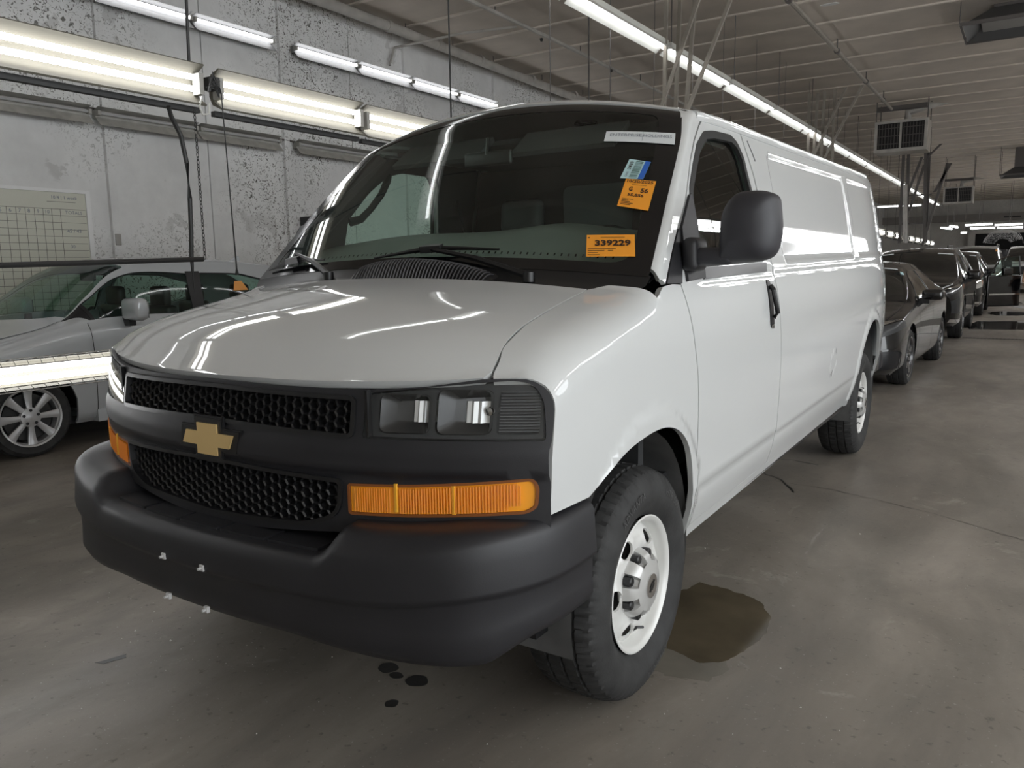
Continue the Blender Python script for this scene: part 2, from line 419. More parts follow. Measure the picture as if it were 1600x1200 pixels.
# left wall of tall panels
wl = MB().box((WX-.2, Y0, 0), (WX-.03, Y1, CZ)).build('wall_left', M['wall']); tag(wl, kind='structure')
wpitch = 1.275
wm = MB().box((-.03, .008, 0), (0, wpitch-.008, CZ)).mesh('wall_panel'); wm.materials.append(M['wall'])
y = 3.46-wpitch*9
while y < Y1:
    o = link('wall_panel', wm, None, wl); o.location = (WX, y, 0); y += wpitch
# pilaster strips on every second joint
for j in range(0, 20):
    pl = MB().box((WX, 5.93+j*wpitch*2-wpitch*8, 0), (WX+.05, 6.02+j*wpitch*2-wpitch*8, CZ), bev=.0).build('pilaster', M['wall'], wl)
wb = MB().box((WX, Y1, 0), (RX, Y1+.2, CZ)).build('wall_back', M['wall_far']); tag(wb, kind='structure')
wf = MB().box((WX-.2, Y0-.2, 0), (RX+.2, Y0, CZ)).build('wall_front', M['wall_far']); tag(wf, kind='structure')
wr = MB().box((RX, 7.0, 0), (RX+.2, Y1+.2, CZ)).build('wall_right', M['wall_far']); tag(wr, kind='structure')
# far end: header beam, dark door opening, office partition
dd = MB().box((-1.3, Y1-.35, 0), (6.5, Y1-.02, 3.1)).build('door_1', mat('dark_door_opening', (.006,.006,.006), .8)); tag(dd, kind='structure')
MB().box((-1.6, Y1-.55, 3.1), (6.8, Y1-.05, 3.6)).build('door_header', M['wall_far'], dd)
MB().box((-1.7, Y1-.5, 0), (-1.3, Y1-.1, 3.1)).build('door_jamb', M['wall_far'], dd)
t1 = MB().box((-6.8, Y1-.6, 3.9), (8.9, Y1-.25, 4.35)).build('trim_1', mat('far_header_paint', (.30,.28,.26), .7)); tag(t1, kind='structure')
for x0, x1 in ((.2, 1.1), (1.9, 2.8)):
    MB().box((x0, Y1-.62, 4.05), (x1, Y1-.6, 4.14)).build('header_slot', M['dark_metal'], t1)

# ---------------------------------------------------------------- fluorescent fixtures
def strip_mesh(L, lit=True):
    """parts of one wall mounted strip light of length L along y, facing +x"""
    h = MB().box((0, 0, -.045), (.05, L, .055)).add([(0,0,-.045),(.05,0,-.045),(.15,0,-.10),(.15,L,-.10),(.05,L,-.045),(0,L,-.045)], [(0,1,2,3,4,5)]).mesh('housing')
    return h
def strip_light(loc, L, label, group, lit=True, name='strip_light'):
    t = empty(name, loc, 0, label, 'light fixture', group)
    hm = M['lit_reflector'] if lit else M['fixture_dirty']
    MB().box((0,0,-.03), (.06, L, .05)).add([(.0,0,.05),(.13,0,.085),(.13,L,.085),(0,L,.05)], [(0,1,2,3)]).build('housing', hm, t)
    MB().add([(.06,0,-.03),(.145,0,-.115),(.150,0,-.112),(.06,0,-.02),(.06,L,-.03),(.145,L,-.115),(.150,L,-.112),(.06,L,-.02)], [(0,1,5,4),(1,2,6,5),(2,3,7,6),(3,0,4,7),(0,3,2,1),(4,5,6,7)]).build('reflector', M['lit_reflector'] if lit else hm, t)
    MB().tube([(.095, .03, .02), (.095, L-.03, .02)], .016, 10).build('tube', M['tube'] if lit else M['dead_tube'], t)
    for yy in (.0, L-.03): MB().box((.055, yy, -.005), (.12, yy+.03, .045)).build('lamp_holder', M['fixture_dirty'], t)
    return t
# upper lit row on the left wall: pairs of columns of four
y = 6.14-1.25*4-.35-1.25*4-.35-.2
ys = []
for blk in range(4):
    st = 6.14+(blk-2)*(4*1.235+.33)
    for q in range(4): ys.append(st+q*1.235)
ordn = ['first','second','third','fourth','fifth','sixth','seventh','eighth','ninth','tenth','eleventh','twelfth','thirteenth','fourteenth','fifteenth','sixteenth']
vis = [i for i, yy in enumerate(ys) if yy+1.2 > 3.3]
for i, yy in enumerate(ys):
    n = vis.index(i) if i in vis else None
    lab = ('lit strip light high on the left wall, %s from the left edge of the photo' % ordn[n]) if n is not None and n < 8 else 'lit strip light high on the left wall, out of view'
    strip_light((WX+.03, yy, 4.42), 1.2, lab, 'lit strip lights along the top of the left wall')
# lower unlit row
for i, (a, L) in enumerate(((.75, 2.45), (3.27, 1.25), (4.55, 1.25), (6.1, 2.45), (8.6, 1.25))):
    names = ['dusty unlit strip light on the wall above the whiteboard', 'dusty unlit strip light on the wall right of the whiteboard', 'dusty unlit strip light on the wall behind the hanging hose and chain', 'dusty unlit strip light on the wall left of the windshield', 'dusty unlit strip light on the wall behind the van roof']
    strip_light((WX+.03, a, 3.14), L, names[i], 'unlit strip lights along the left wall', False, 'unlit_strip_light')

# suspended twin tube lamps at the lane edge: tall cream reflector, black angle below
def twin_lamp(loc, L, label, group, side=1):
    t = empty('suspended_lamp', loc, 0, label, 'light fixture', group)
    s = side
    prof = [(-.10*s,-.10),(-.03*s,-.055),(-.02*s,-.03),(-.02*s,.05),(-.0*s,.075),(.03*s,.105),(.028*s,.11),(-.03*s,.09),(-.05*s,.05),(-.05*s,-.05),(-.11*s,-.105)]
    prof = [(.055*s,-.115),(-.01*s,-.075),(-.03*s,-.035),(-.03*s,.04),(-.01*s,.07),(.05*s,.105),(.045*s,.112),(-.03*s,.085),(-.055*s,.04),(-.055*s,-.04),(-.03*s,-.09),(.05*s,-.125)]
    vs = [(x,0,z) for x,z in prof]+[(x,L,z) for x,z in prof]; n = len(prof)
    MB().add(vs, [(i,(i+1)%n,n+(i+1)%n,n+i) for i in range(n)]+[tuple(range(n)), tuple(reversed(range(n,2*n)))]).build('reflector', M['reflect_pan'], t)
    for dz in (.033, -.033):
        MB().tube([(.02*s, .03, dz), (.02*s, L-.03, dz)], .016, 10).build('tube', M['tube'], t)
    MB().box((-.05 if s>0 else .01, 0, -.155), (-.01 if s>0 else .05, L, -.125)).build('angle_bar', M['dark_metal'], t)
    for q in range(5):
        MB().lathe([(0,.006),(.004,.005),(.004,0)], 'x', ((.012*s), L*(q+.5)/5, -.098), 8).build('rivet', M['fixture_dirty'], t)
    for yy in (0.0, L-.035): MB().box((min(0,.045*s)-.02, yy, -.06), (max(0,.045*s), yy+.03, .06)).build('lamp_holder', M['fixture_dirty'], t)
    return t
yL = [-2.44, -1.19, .12, 1.44, 2.69, 4.0, 5.25, 6.6, 7.85, 9.2, 10.5]+[12.2+1.9*i for i in range(16)]
for i, yy in enumerate(yL):
    lab = {2: 'twin tube lamp over the silver car, leftmost in the photo', 3: 'twin tube lamp hanging right of the wire junction', 4: 'twin tube lamp ending behind the windshield corner'}.get(i, ('twin tube lamp of the left row behind the white van, %s beyond the windshield' % ORD[i-5]) if yy > 3.9 else 'twin tube lamp of the left row in front of the photo')
    twin_lamp((-2.2, yy, 2.505-.006*max(0,yy-1)), 1.22, lab, 'suspended twin tube lamps of the left row')
for i in range(23):
    twin_lamp((3.1, -3.5+i*1.9, 2.4), 1.22, 'twin tube lamp of the right hand row out of the photo', 'suspended twin tube lamps of the right row', -1)
# wire junction between two lamps
jb = MB()
for q in range(7):
    a = random.uniform(-.05,.05); jb.tube([(-2.125+random.uniform(-.01,.01), 1.33+.02*q/3, 2.5+a), (-2.11, 1.38+random.uniform(-.03,.03), 2.55+random.uniform(-.06,.04)), (-2.125, 1.42+random.uniform(-.01,.01), 2.49+random.uniform(-.06,.05))], .005, 6)
jb.box((-2.2,1.36,2.48),(-2.12,1.42,2.55))
tag(jb.build('wire_junction', M['dark_metal']), 'tangle of wires between two twin tube lamps', 'wiring')
lw = MB().tube([(-2.15,1.31,2.43),(-2.15,1.29,2.37),(-2.15,1.31,2.33),(-2.15,1.35,2.34),(-2.15,1.36,2.40)], .006, 6).build('loose_wire_loop', M['fixture'])
tag(lw, 'short white wire loop hanging under the lamp junction', 'wire')

# added fill lamps, out of view, brightening the far end of the lane
for i in range(19):
    t = empty('fill_lamp', (5.4, 4+i*2.6, 4.0), 0, 'added wide twin tube fill lamp, out of view', 'light fixture', 'added fill lamps out of view')
    MB().box((-.16,0,.05),(.16,2.44,.09)).build('housing', M['fixture'], t)
    for x in (-.09,.09): MB().tube([(x,.03,0),(x,2.41,0)], .022, 8).build('tube', M['tube'] if i < 4 else M['fill_tube'], t)
    MB().tube([(0,1.2,.09),(0,1.2,CZ-4.0)], .006, 5).build('hanger', M['pipe_dark'], t)
# ceiling row C
def hood_lamp(loc, L, label, group):
    t = empty('ceiling_lamp', loc, 0, label, 'light fixture', group)
    MB().box((-.045,0,.02),(.045,L,.10)).build('housing', M['fixture'], t)
    for s in (-1,1):
        MB().add([(s*.045,0,.03),(s*.12,0,-.035),(s*.125,0,-.03),(s*.05,0,.04),(s*.045,L,.03),(s*.12,L,-.035),(s*.125,L,-.03),(s*.05,L,.04)], [(0,1,2,3),(4,7,6,5),(0,4,5,1),(1,5,6,2),(2,6,7,3),(3,7,4,0)]).build('wing', M['fixture'], t)
    MB().tube([(0,.03,0),(0,L-.03,0)], .016, 10).build('tube', M['tube'], t)
    return t
i = 0; y = .8
while y < 42:
    lab = 'hooded tube lamp in the long row on rods, %s from the photographer' % ORD[i]
    hood_lamp((-2.1, y, 4.11), 2.36, lab, 'hooded tube lamps of the long row'); 
    y += 2.46; i += 1
for j in range(13):
    y = 3.2+j*2.54
    tag(MB().tube([(-2.1,y,4.2),(-2.1,y,CZ)], .007, 6).build('hanger_rod', M['pipe_dark']), 'thin steel rod holding the long hooded lamp row, %s from the photographer' % ORD[j], 'rod', 'hanger rods of the long lamp row')
# far lamps across the lane
for x0, x1, z, yy, lab in ((-5.26,-4.2,4.33,45,'far lamp across the lane, left one above the truss legs'), (-4.17,-3.11,4.32,45,'far lamp across the lane, right one above the truss legs'), (-1.1,.15,3.2,45,'far lamp at the dark door, upper left one'), (.18,1.43,3.15,45,'far lamp at the dark door, upper right one'), (-.81,.3,2.99,44,'far lamp at the dark door, lower left one'), (.33,1.46,2.97,44,'far lamp at the dark door, lower right one'), (-1.28,-.96,2.82,45,'shortest far lamp beside the dark door')):
    t = empty('far_lamp', (x0,yy,z), 0, lab, 'light fixture', 'far lamps set across the lane')
    MB().box((0,0,.03),(x1-x0-.03,.12,.09)).build('housing', M['fixture'], t); MB().tube([(.02,.06,0),(x1-x0-.05,.06,0)], .035, 8).build('tube', M['tube'], t)
for (a, c, lab) in (((-2.16,45,3.11),(-1.37,41,2.9), 'slanting far lamp, nearer of two'), ((-1.81,45.5,3.2),(-1.2,42,3.0), 'slanting far lamp, farther of two')):
    t = empty('slanted_far_lamp', (0,0,0), 0, lab, 'light fixture', 'slanting far lamps'); a = Vector(a); c = Vector(c)
    MB().tube([a, c], .035, 8).build('tube', M['tube'], t); MB().tube([a+Vector((0,0,.06)), c+Vector((0,0,.06))], .03, 4).build('housing', M['fixture'], t)
# ================================================================ THE WHITE VAN
YF, YR, WR, TR = .591, 4.531, .93, .386
van = empty('cargo_van', (0,0,0), 0, 'white cargo van with matte black bumper and gold cross emblem, filling the middle', 'van')
_W = spline([.36,.45,.56,.66,.80,.95,1.08,1.20,1.30,1.37,1.45,1.58,1.72,1.85,1.96,2.02,2.1], [.925,.95,.982,.992,1.000,1.005,1.004,.998,.984,.968,.948,.922,.896,.868,.842,.828,.81])
ARF = [(.02,.50),(.10,.72),(.156,.80),(.28,.868),(.45,.903),(.62,.907),(.76,.868),(.86,.785),(.915,.66),(.955,.54),(.985,.43)]
ARR = [(4.09,.43),(4.12,.60),(4.20,.78),(4.33,.90),(4.50,.955),(4.68,.945),(4.83,.87),(4.94,.73),(5.0,.58),(5.01,.43)]
def smoothpts(P, n=4):
    P = np.array(P, float); t = np.concatenate([[0], np.cumsum(np.linalg.norm(np.diff(P, axis=0), axis=1))]); f = spline(t, P[:,0]); g = spline(t, P[:,1]); T = np.linspace(0, t[-1], (len(P)-1)*n+1)
    return [(float(f(a)), float(g(a))) for a in T]
ARF = ARF[:3]+smoothpts(ARF[2:])[1:]; ARR = smoothpts(ARR)
def rake(u, z): a = np.maximum(0, u-1); return .012*a+.008*a*np.clip(z-1,0,1)
def rrdist(a, b, x0, x1, y0, y1, r):
    qx = np.abs(a-(x0+x1)/2)-(x1-x0)/2+r; qy = np.abs(b-(y0+y1)/2)-(y1-y0)/2+r
    return np.hypot(np.maximum(qx,0), np.maximum(qy,0))+np.minimum(np.maximum(qx,qy),0)-r
def Wside(u, z):
    w = _W(z)
    w = w*(1-.10*np.clip((u-4.55)/1.2,0,1)**2.4)                    # plan taper at the tail
    w = w-.018*np.clip((.35-u)/.42,0,1.2)**2                         # and at the nose
    w = w-.007*(1-smooth(z, .595, .63))*smooth(u, .9, 1.0)           # rocker step
    w = w+.006*(1-smooth(z, 1.03, 1.06))*smooth(u,2.3,2.8)*smooth(z,.7,.9)*.6
    for (a,b) in ((2.22,4.02),(4.13,5.35)):
        d = rrdist(u, z, a, b, 1.405, 1.925, .07); w = w-.008*(1-smooth(d,-.022,.0))
    d = rrdist(u, z, 3.16-.0, 3.32+.0, .735, .885, .075); w = w-.004*(1-smooth(np.abs(d), .0, .008))
    # flares round the arches
    for cy, cz, rx, rz in ((.545,.44,.44,.485),(4.555,.46,.47,.51)):
        e = np.hypot((u-cy)/rx, (z-cz)/rz); w = w+.010*smooth(e,.85,.98)*(1-smooth(e,1.07,1.14))
    # shoulder line over the lower body and dent of the belt
    w = w-.004*np.exp(-((z-1.365)/.012)**2)*smooth(u,.9,1.1)
    return w
_ze = pchip([-.06,-.02,0,.02,.05,.10,.17,.28,.42,.58,.64,.66,.8,1.0,1.2,1.32,1.38,1.6,2.2,3.5,5.0,5.4,5.62,5.75], [1.12,1.143,1.152,1.168,1.19,1.215,1.24,1.268,1.30,1.335,1.352,1.37,1.505,1.70,1.885,1.992,2.015,2.025,2.03,2.03,2.03,2.005,1.93,1.80])
_zd = pchip([-.06,.0,.1,.4,.6,.66,.8,1.3,1.4,6], [.07,.08,.10,.085,.075,.05,.03,.03,.035,.035])    # vertical reach of the fillet
_rx = pchip([-.06,.0,.1,.4,.6,.68,.85,1.15,1.3,1.45,6], [.075,.09,.12,.13,.11,.05,.036,.036,.05,.09,.09])
_cr = pchip([-.06,0,.03,.08,.15,.3,.5,.62,.68,1.3,1.38,2.0,5.3,5.75], [-.03,-.022,-.012,.012,.03,.045,.052,.05,.045,.09,.095,.11,.11,.09])
_sh = pchip([-.06,.2,.62,1.33,2.0,6], [1,.8,.42,.38,0,0])
FT = .12
def zs(u): return _ze(u)-_zd(u)
def BODY(u, v):
    u = np.asarray(u, float); v = np.asarray(v, float); z0 = zs(u)
    side = v <= z0
    zz = np.minimum(v, z0); ws = Wside(u, zz)
    t = np.clip((v-z0)/FT, 0, 1); rx = _rx(u); ze = _ze(u); cr = _cr(u); we = Wside(u, z0); xe = we-rx
    dwdz = (Wside(u, z0)-Wside(u, z0-.01))/.01; sl = 2*cr/np.maximum(xe,.1)
    zd = ze-z0
    p1x = we+dwdz*zd*.6; p1z = z0+zd*.6; p2x = xe+rx*.55; p2z = ze-sl*rx*.55
    bx = (1-t)**3*we+3*(1-t)**2*t*p1x+3*(1-t)*t*t*p2x+t**3*xe
    bz = (1-t)**3*z0+3*(1-t)**2*t*p1z+3*(1-t)*t*t*p2z+t**3*ze
    x2 = xe-(v-z0-FT); z2 = ze+cr*(1-(x2/xe)**2)
    x = np.where(side, ws, np.where(v <= z0+FT, bx, x2)); z = np.where(side, v, np.where(v <= z0+FT, bz, z2))
    g = .26*((np.minimum(np.abs(x),1.0)/.985)**2.57-1)
    y = u+_sh(u)*g*np.where(side & (v<1.0), 0+1, 1)
    return np.stack([x, y, z+rake(u, z)], 1)
def xtop(u, x):
    """v coordinate on the top surface for lateral position x"""
    u = float(u); return float(zs(u))+FT+float(Wside(np.array([u]), np.array([float(zs(u))]))[0])-float(_rx(u))-x
def face(x, z):
    """front face"""
    ax = np.minimum(np.abs(x), 1.05)
    y = -.306+.262*(ax/.985)**2.57
    y = y+.16*np.maximum(0, z-.95)
    band = .008*(1-smooth(np.abs(z-.938), .030, .046))          # proud centre bar
    return y-band
def FACE(u, v): return np.stack([np.asarray(u,float), face(u, v), np.asarray(v,float)], 1)
def FACE_FLAT(u, v):
    u = np.asarray(u,float); v = np.asarray(v,float); ax = np.abs(u)
    return np.stack([u, -.306+.262*(np.minimum(ax,1.05)/.985)**2.57+.16*np.maximum(0,v-.95), v], 1)

# --- hood
seam = [(.012,.838),(.05,.832),(.12,.815),(.22,.800),(.36,.790),(.48,.785),(.585,.785)]
def TOPF(x, u):
    x = np.asarray(x,float); u = np.asarray(u,float); z0 = zs(u); xe = Wside(u, z0)-_rx(u)
    P = BODY(u, z0+FT+xe-np.abs(x)); P[:,0] = P[:,0]*np.where(x < 0, -1, 1); return P
hs = [(x-.003, u) for u, x in seam]
hood = [(0,-.010),(.4,-.010),(.75,-.009),(.825,-.005)]+hs+[(.6,.588),(.3,.585),(0,.584)]
hood = hood+[(-a,b) for a,b in reversed(hood[1:-1])]
patch('hood', TOPF, hood, M['white_paint'], van, step=.028, thick=.022)
# --- fender
def zline(us, x): return [(u, xtop(u, x+.003)) for u in us]
fs_ = [(u, xtop(u, x+.003)) for u, x in reversed(seam)]
fender = [(-.042,.80)]+[(.14,.80)]+ARF[3:]+[(.99,.43),(.962,.62),(.955,.80),(.935,1.03),(.885,1.235),(.848,1.352),(.78,1.356),(.70,1.35),(.64,float(zs(.64))+.03),(.635, xtop(.635,.83)),(.60,xtop(.60,.80))]+fs_+[(-.010, xtop(-.012,.850)),(-.012,float(zs(-.012))+FT),(-.014,float(zs(-.012))+FT*.5),(-.026,float(zs(-.02))),(-.036,1.0),(-.042,.94)]
both('fender', BODY, fender, M['white_paint'], van, bstep=.016, step=.026, thick=.02)
# --- front door with window opening
win = roundpoly([(1.105,1.41),(1.895,1.418),(1.885,1.62),(1.865,1.73),(1.846,1.80),(1.840,1.86),(1.79,1.92),(1.72,1.943),(1.509,1.935),(1.40,1.920),(1.292,1.862),(1.20,1.778),(1.122,1.695),(1.106,1.655)], [.02,.04,.0,0,0,.02,.02,.02,.02,.02,0,0,.02,.02])
door = [(.995,.455),(2.06,.455),(2.045,.70),(2.03,1.0),(1.985,1.37),(2.0,1.50),(1.93,1.80),(1.86,1.965),(1.80,1.982),(1.43,1.972),(1.37,1.940),(1.275,1.872),(1.185,1.790),(1.10,1.690),(1.06,1.64),(.93,1.525),(.856,1.352),(.892,1.235),(.942,1.03),(.962,.80),(.969,.62)]
both('front_door', BODY, door, M['white_paint'], van, holes=[win], step=.035, thick=.03)
def ringpoly(poly, d):
    q = np.array(poly); c = []; n = len(q)
    area = sum(q[i-1][0]*q[i][1]-q[i][0]*q[i-1][1] for i in range(n)); s = 1 if area > 0 else -1
    for i in range(n):
        a = q[i-1]; b = q[(i+1) % n]; t = (b-a)/(np.linalg.norm(b-a)+1e-9); c.append(tuple(q[i]+s*d*np.array([t[1],-t[0]])))
    return c
both('door_glass', BODY, ringpoly(win,.004), M['door_glass'], van, step=.08, thick=0, off=-.014)
both('window_seal', BODY, ringpoly(win,.003), M['seal'], van, holes=[ringpoly(win,-.028)], step=.03, thick=.015, off=.003)
# sliding glass rail at the sill
both('sill_trim', BODY, [(1.08,1.362),(1.872,1.370),(1.886,1.408),(1.09,1.404)], mat('grey_sill_trim', (.13,.13,.135), .4), van, step=.05, thick=.012, off=.009)
both('sail_panel', BODY, [(.728,1.358),(.860,1.356),(.94,1.475),(1.0,1.56),(.962,1.548),(.93,1.533)], M['matte_black'], van, step=.03, thick=.01, off=.004)
both('mirror_base', BODY, [(.905,1.360),(1.09,1.368),(1.095,1.50),(1.11,1.585),(1.105,1.668),(1.085,1.66),(.955,1.545)], M['matte_black'], van, step=.03, thick=.014, off=.011)
# --- A pillar
both('a_pillar', BODY, [(.690,1.385),(.722,1.358),(.80,1.425),(.93,1.538),(1.05,1.64),(1.092,1.69),(1.177,1.793),(1.268,1.877),(1.37,1.95),(1.43,1.985),(1.335,2.035),(1.33,float(zs(1.33))+FT),(1.0,float(zs(1.0))+FT),(.8,float(zs(.8))+FT),(.705,float(zs(.705))+FT)], M['white_paint'], van, step=.03, thick=.015)
# --- cargo side
cs = [(2.066,.455),(4.095,.44)]+ARR[1:-1]+[(5.01,.44),(5.66,.47),(5.70,1.0),(5.70,1.75),(5.6,1.86),(5.4,1.955),(5.0,1.99),(1.44,1.99),(1.81,1.992),(1.872,1.975),(1.945,1.81),(2.012,1.51),(1.992,1.37),(2.037,1.0),(2.052,.70)]
both('side_panel', BODY, cs, M['white_paint'], van, step=.026, thick=.02, bstep=.03)
both('rocker', BODY, [(1.0,.40),(4.08,.40),(4.085,.45),(1.0,.45)], M['white_paint'], van, step=.1, thick=.03, off=-.002)
# --- roof
def xe_(u): return float(Wside(np.array([u]), np.array([float(zs(u))]))[0])-float(_rx(u))
rf = [(0,1.333),(.4,1.333),(xe_(1.333),1.333)]+[(xe_(u),u) for u in (1.38,1.45,1.6,2,3,4,4.6,5,5.2,5.4,5.55,5.65,5.75)]+[(0,5.75)]
rf = rf+[(-a,b) for a,b in reversed(rf[1:-1])]
patch('roof', TOPF, rf, M['white_paint'], van, step=.05, thick=.015)
rs = [(1.34,float(zs(1.34))+FT-.001)]+[(u,float(zs(u))+FT-.001) for u in (1.38,1.45,1.6,2,3,4,4.6,5,5.2,5.4,5.55,5.65,5.75)]+[(5.75,1.70),(5.71,1.755),(5.6,1.865),(5.4,1.958),(5.0,1.993),(1.43,1.99),(1.36,1.985)]
both('roof_edge', BODY, rs, M['white_paint'], van, step=.04, thick=.015)
rail = MB()
for s in (-1, 1):
    us = np.concatenate([np.linspace(1.36,1.5,6), np.linspace(1.6,4.98,24)])
    vs = []; prof = [(-.004,-.030),(.010,-.026),(.016,-.014),(.015,.004),(.002,.012),(-.03,.014)]
    for u in us:
        p = BODY(np.array([u]), np.array([1.992]))[0]
        for a, b in prof: vs.append((s*(p[0]+a*min(1,(u-1.3)*8)), p[1], p[2]+b))
    n = len(prof); rail.add(vs, [(i*n+j,i*n+j+1,(i+1)*n+j+1,(i+1)*n+j) for i in range(len(us)-1) for j in range(n-1)]+[tuple(range(n)), tuple((len(us)-1)*n+j for j in range(n))], True)
rail.build('drip_rail', M['white_paint'], van)
# --- tail
tail = [(x*s, zz) for s in (1,) for x, zz in [(.87,.45),(.91,.9),(.90,1.2),(.84,1.6),(.80,1.80),(.70,1.93),(.4,2.0),(0,2.02)]]
tp = tail+[(-x, z) for x, z in reversed(tail[:-1])]
MB().prism(tp, 5.70, 5.76, lambda a,b,h: (a,h,b+.055)).build('rear_doors', M['white_paint'], van)
for s in (-1,1):
    MB().prism(roundpoly([(s*.80,.9),(s*.885,.9),(s*.865,1.35),(s*.79,1.35)], .02), 5.70, 5.775, lambda a,b,h: (a,h,b)).build('tail_light', mat('red_tail_lens', (.45,.02,.015), .2), van)
MB().box((-.90,5.74,.47),(.90,5.91,.66), bev=.05).build('rear_bumper', M['matte_black'], van)
# underbody, dark
ub = MB().box((-.88,.05,.40),(.88,.16,.74)).box((-.62,-.2,.42),(.62,5.6,.62)).box((-.93,1.05,.42),(.93,4.04,.60)).box((-.9,5.05,.5),(.9,5.65,.62))
ub.build('underbody', M['black'], van)
M['liner'] = mat('wheel_well_liner', (.10,.10,.10), .7, noise=.3, nscale=6)
for s in (-1,1):
    for cy, r0 in ((.55,.46),(4.56,.49)):
        lin = MB(); n = 20; vs = []; fsx = []
        for i in range(n+1):
            a = math.pi*(-.08+1.16*i/n)
            for x in (.955,.66): vs.append((s*x, cy+r0*math.cos(a)*.95, .44+r0*math.sin(a)))
        fsx = [(2*i,2*i+1,2*i+3,2*i+2) for i in range(n)]
        lin.add(vs, fsx, True); lin.box((s*.66-.01,cy-.45,.42),(s*.66+.01,cy+.45,1.0)); lin.build('wheel_well', M['liner'], van)

# --- windshield: black border, glass
def WSX(a, b):
    """a lateral -1..1, b 0 bottom..1 top"""
    a = np.asarray(a,float); b = np.asarray(b,float); u = .672+(1.325-.672)*b
    z0 = zs(u); xe = Wside(u, z0)-_rx(u)+.012; x = a*xe
    z = _ze(u)+_cr(u)*(1-a*a)+.006*np.sin(np.pi*np.clip(b,0,1)); g = .26*((np.abs(x)/.985)**2.57-1)
    return np.stack([x, u+_sh(u)*g, z], 1)
op = roundpoly([(-.93,.055),(.93,.055),(.895,.93),(-.895,.93)], [.09,.09,.05,.05], 8)
patch('windshield_border', WSX, [(-1,0),(1,0),(1,1),(-1,1)], M['frit'], van, holes=[op], step=.03, su=.85, sv=.9, thick=.006, off=.001, sgn=-1*-1)
patch('windshield', WSX, ringpoly(op,.006), M['windshield'], van, step=.03, su=.85, sv=.9, thick=0)
# dotted fade row along the lower border
dots = MB()
for i in range(64):
    a = -.86+1.72*i/63
    c = WSX(np.array([a]), np.array([.075]))[0]; c2 = WSX(np.array([a+.006]), np.array([.075]))[0]; c3 = WSX(np.array([a]), np.array([.088]))[0]
    dots.add([c, c2, c2+(c3-c), c3], [(0,1,2,3)])
dd_ = dots.build('border_dots', M['frit'], van); tag(dd_, kind='stuff')

# --- cowl with louvres
def cowl_z(x, y): return 0
cw = []
us = [.588,.62,.655,.675]
vs = []; nx = 41
for i in range(nx):
    a = -1+2*i/(nx-1)
    for k, u in enumerate(us):
        xe = float(Wside(np.array([u]), np.array([float(zs(u))]))[0])-float(_rx(u))+.02; x = a*xe
        z = float(_ze(u))+float(_cr(u))*(1-a*a)+[-.012,-.014,-.012,.0][k]; g = .26*((abs(x)/.985)**2.57-1)
        vs.append((x, u+float(_sh(u))*g, z))
cm = MB().add(vs, [(i*4+k,i*4+k+1,(i+1)*4+k+1,(i+1)*4+k) for i in range(nx-1) for k in range(3)], True)
cm.build('cowl', M['satin_black'], van)
# raised louvred vent in the centre right of the cowl
vent = MB(); vc = []; nv = 44
VX0, VX1 = -.22, .43
def cowlp(x, u, dz=.01):
    xe = float(Wside(np.array([u]), np.array([float(zs(u))]))[0])-float(_rx(u)); g = .26*((abs(x)/.985)**2.57-1)
    return (x, u+float(_sh(u))*g, float(_ze(u))+float(_cr(u))*(1-(x/xe)**2)+dz)
def vent_pt(x, t):
    s = (x-VX0)/(VX1-VX0); hgt = .058*(math.sin(math.pi*min(1,max(0,s)**.8))**.6)
    return cowlp(x, .592+.062*t, -.016+(hgt+.012)*math.sin(math.pi*.5*min(1,t*1.6))-.02*max(0,t-.6))
vsx = []
for i in range(nv+1):
    for t in (0,.25,.5,.75,1.0): vsx.append(vent_pt(VX0+(VX1-VX0)*i/nv, t))
vent.add(vsx, [(i*5+k,i*5+k+1,(i+1)*5+k+1,(i+1)*5+k) for i in range(nv) for k in range(4)], True)
vent_o = vent.build('cowl_vent', M['satin_black'], van)
M['louvre'] = mat('louvre_plastic', (.06,.06,.065), .4)
for i in range(2, nv-1):
    x = VX0+(VX1-VX0)*i/nv; lb = MB()
    lb.tube([tuple(np.array(vent_pt(x+.022*t, t))+np.array([0,-.004,.003])) for t in (0.04,.2,.4,.6,.85)], .0030, 4)
    lb.build('louvre', M['louvre'], vent_o)

# --- wipers
def wiper(P, name='wiper'):
    base, elbow, tip, b0, b1 = [Vector(p) for p in P]
    w = MB(); w.tube([base, base+(elbow-base)*.5+Vector((0,0,.012)), elbow], [.013,.011,.008], 6)
    w.lathe([(-.02,.02),(.012,.02),(.016,.0)], 'z', tuple(base), 12)
    o = w.build(name, M['satin_black'], van)
    mid = (b0+b1)/2
    b = MB().tube([b0, b0+(mid-b0)*.6+Vector((0,-.004,.014)), mid+Vector((0,-.006,.02)), b1+(mid-b1)*.6+Vector((0,-.004,.014)), b1], [.004,.008,.012,.008,.004], 6); b.build('wiper_blade', M['black'], o)
    MB().obox(mid+Vector((0,-.012,.02)), (b1-b0).normalized()*.045, Vector((0,.012,.004)), Vector((0,-.003,.012))).build('blade_clip', M['satin_black'], o)
    return o
def wsp(a, b, off=.012):
    h = 1e-3; p = WSX(np.array([a]), np.array([b]))[0]; du = WSX(np.array([a+h]), np.array([b]))[0]-p; dv = WSX(np.array([a]), np.array([b+h]))[0]-p
    n = np.cross(du, dv); n /= np.linalg.norm(n); return tuple(p+n*off)
def cowlp(x, u, dz=.01):
    xe = float(Wside(np.array([u]), np.array([float(zs(u))]))[0])-float(_rx(u)); g = .26*((abs(x)/.985)**2.57-1)
    return (x, u+float(_sh(u))*g, float(_ze(u))+float(_cr(u))*(1-(x/xe)**2)+dz)
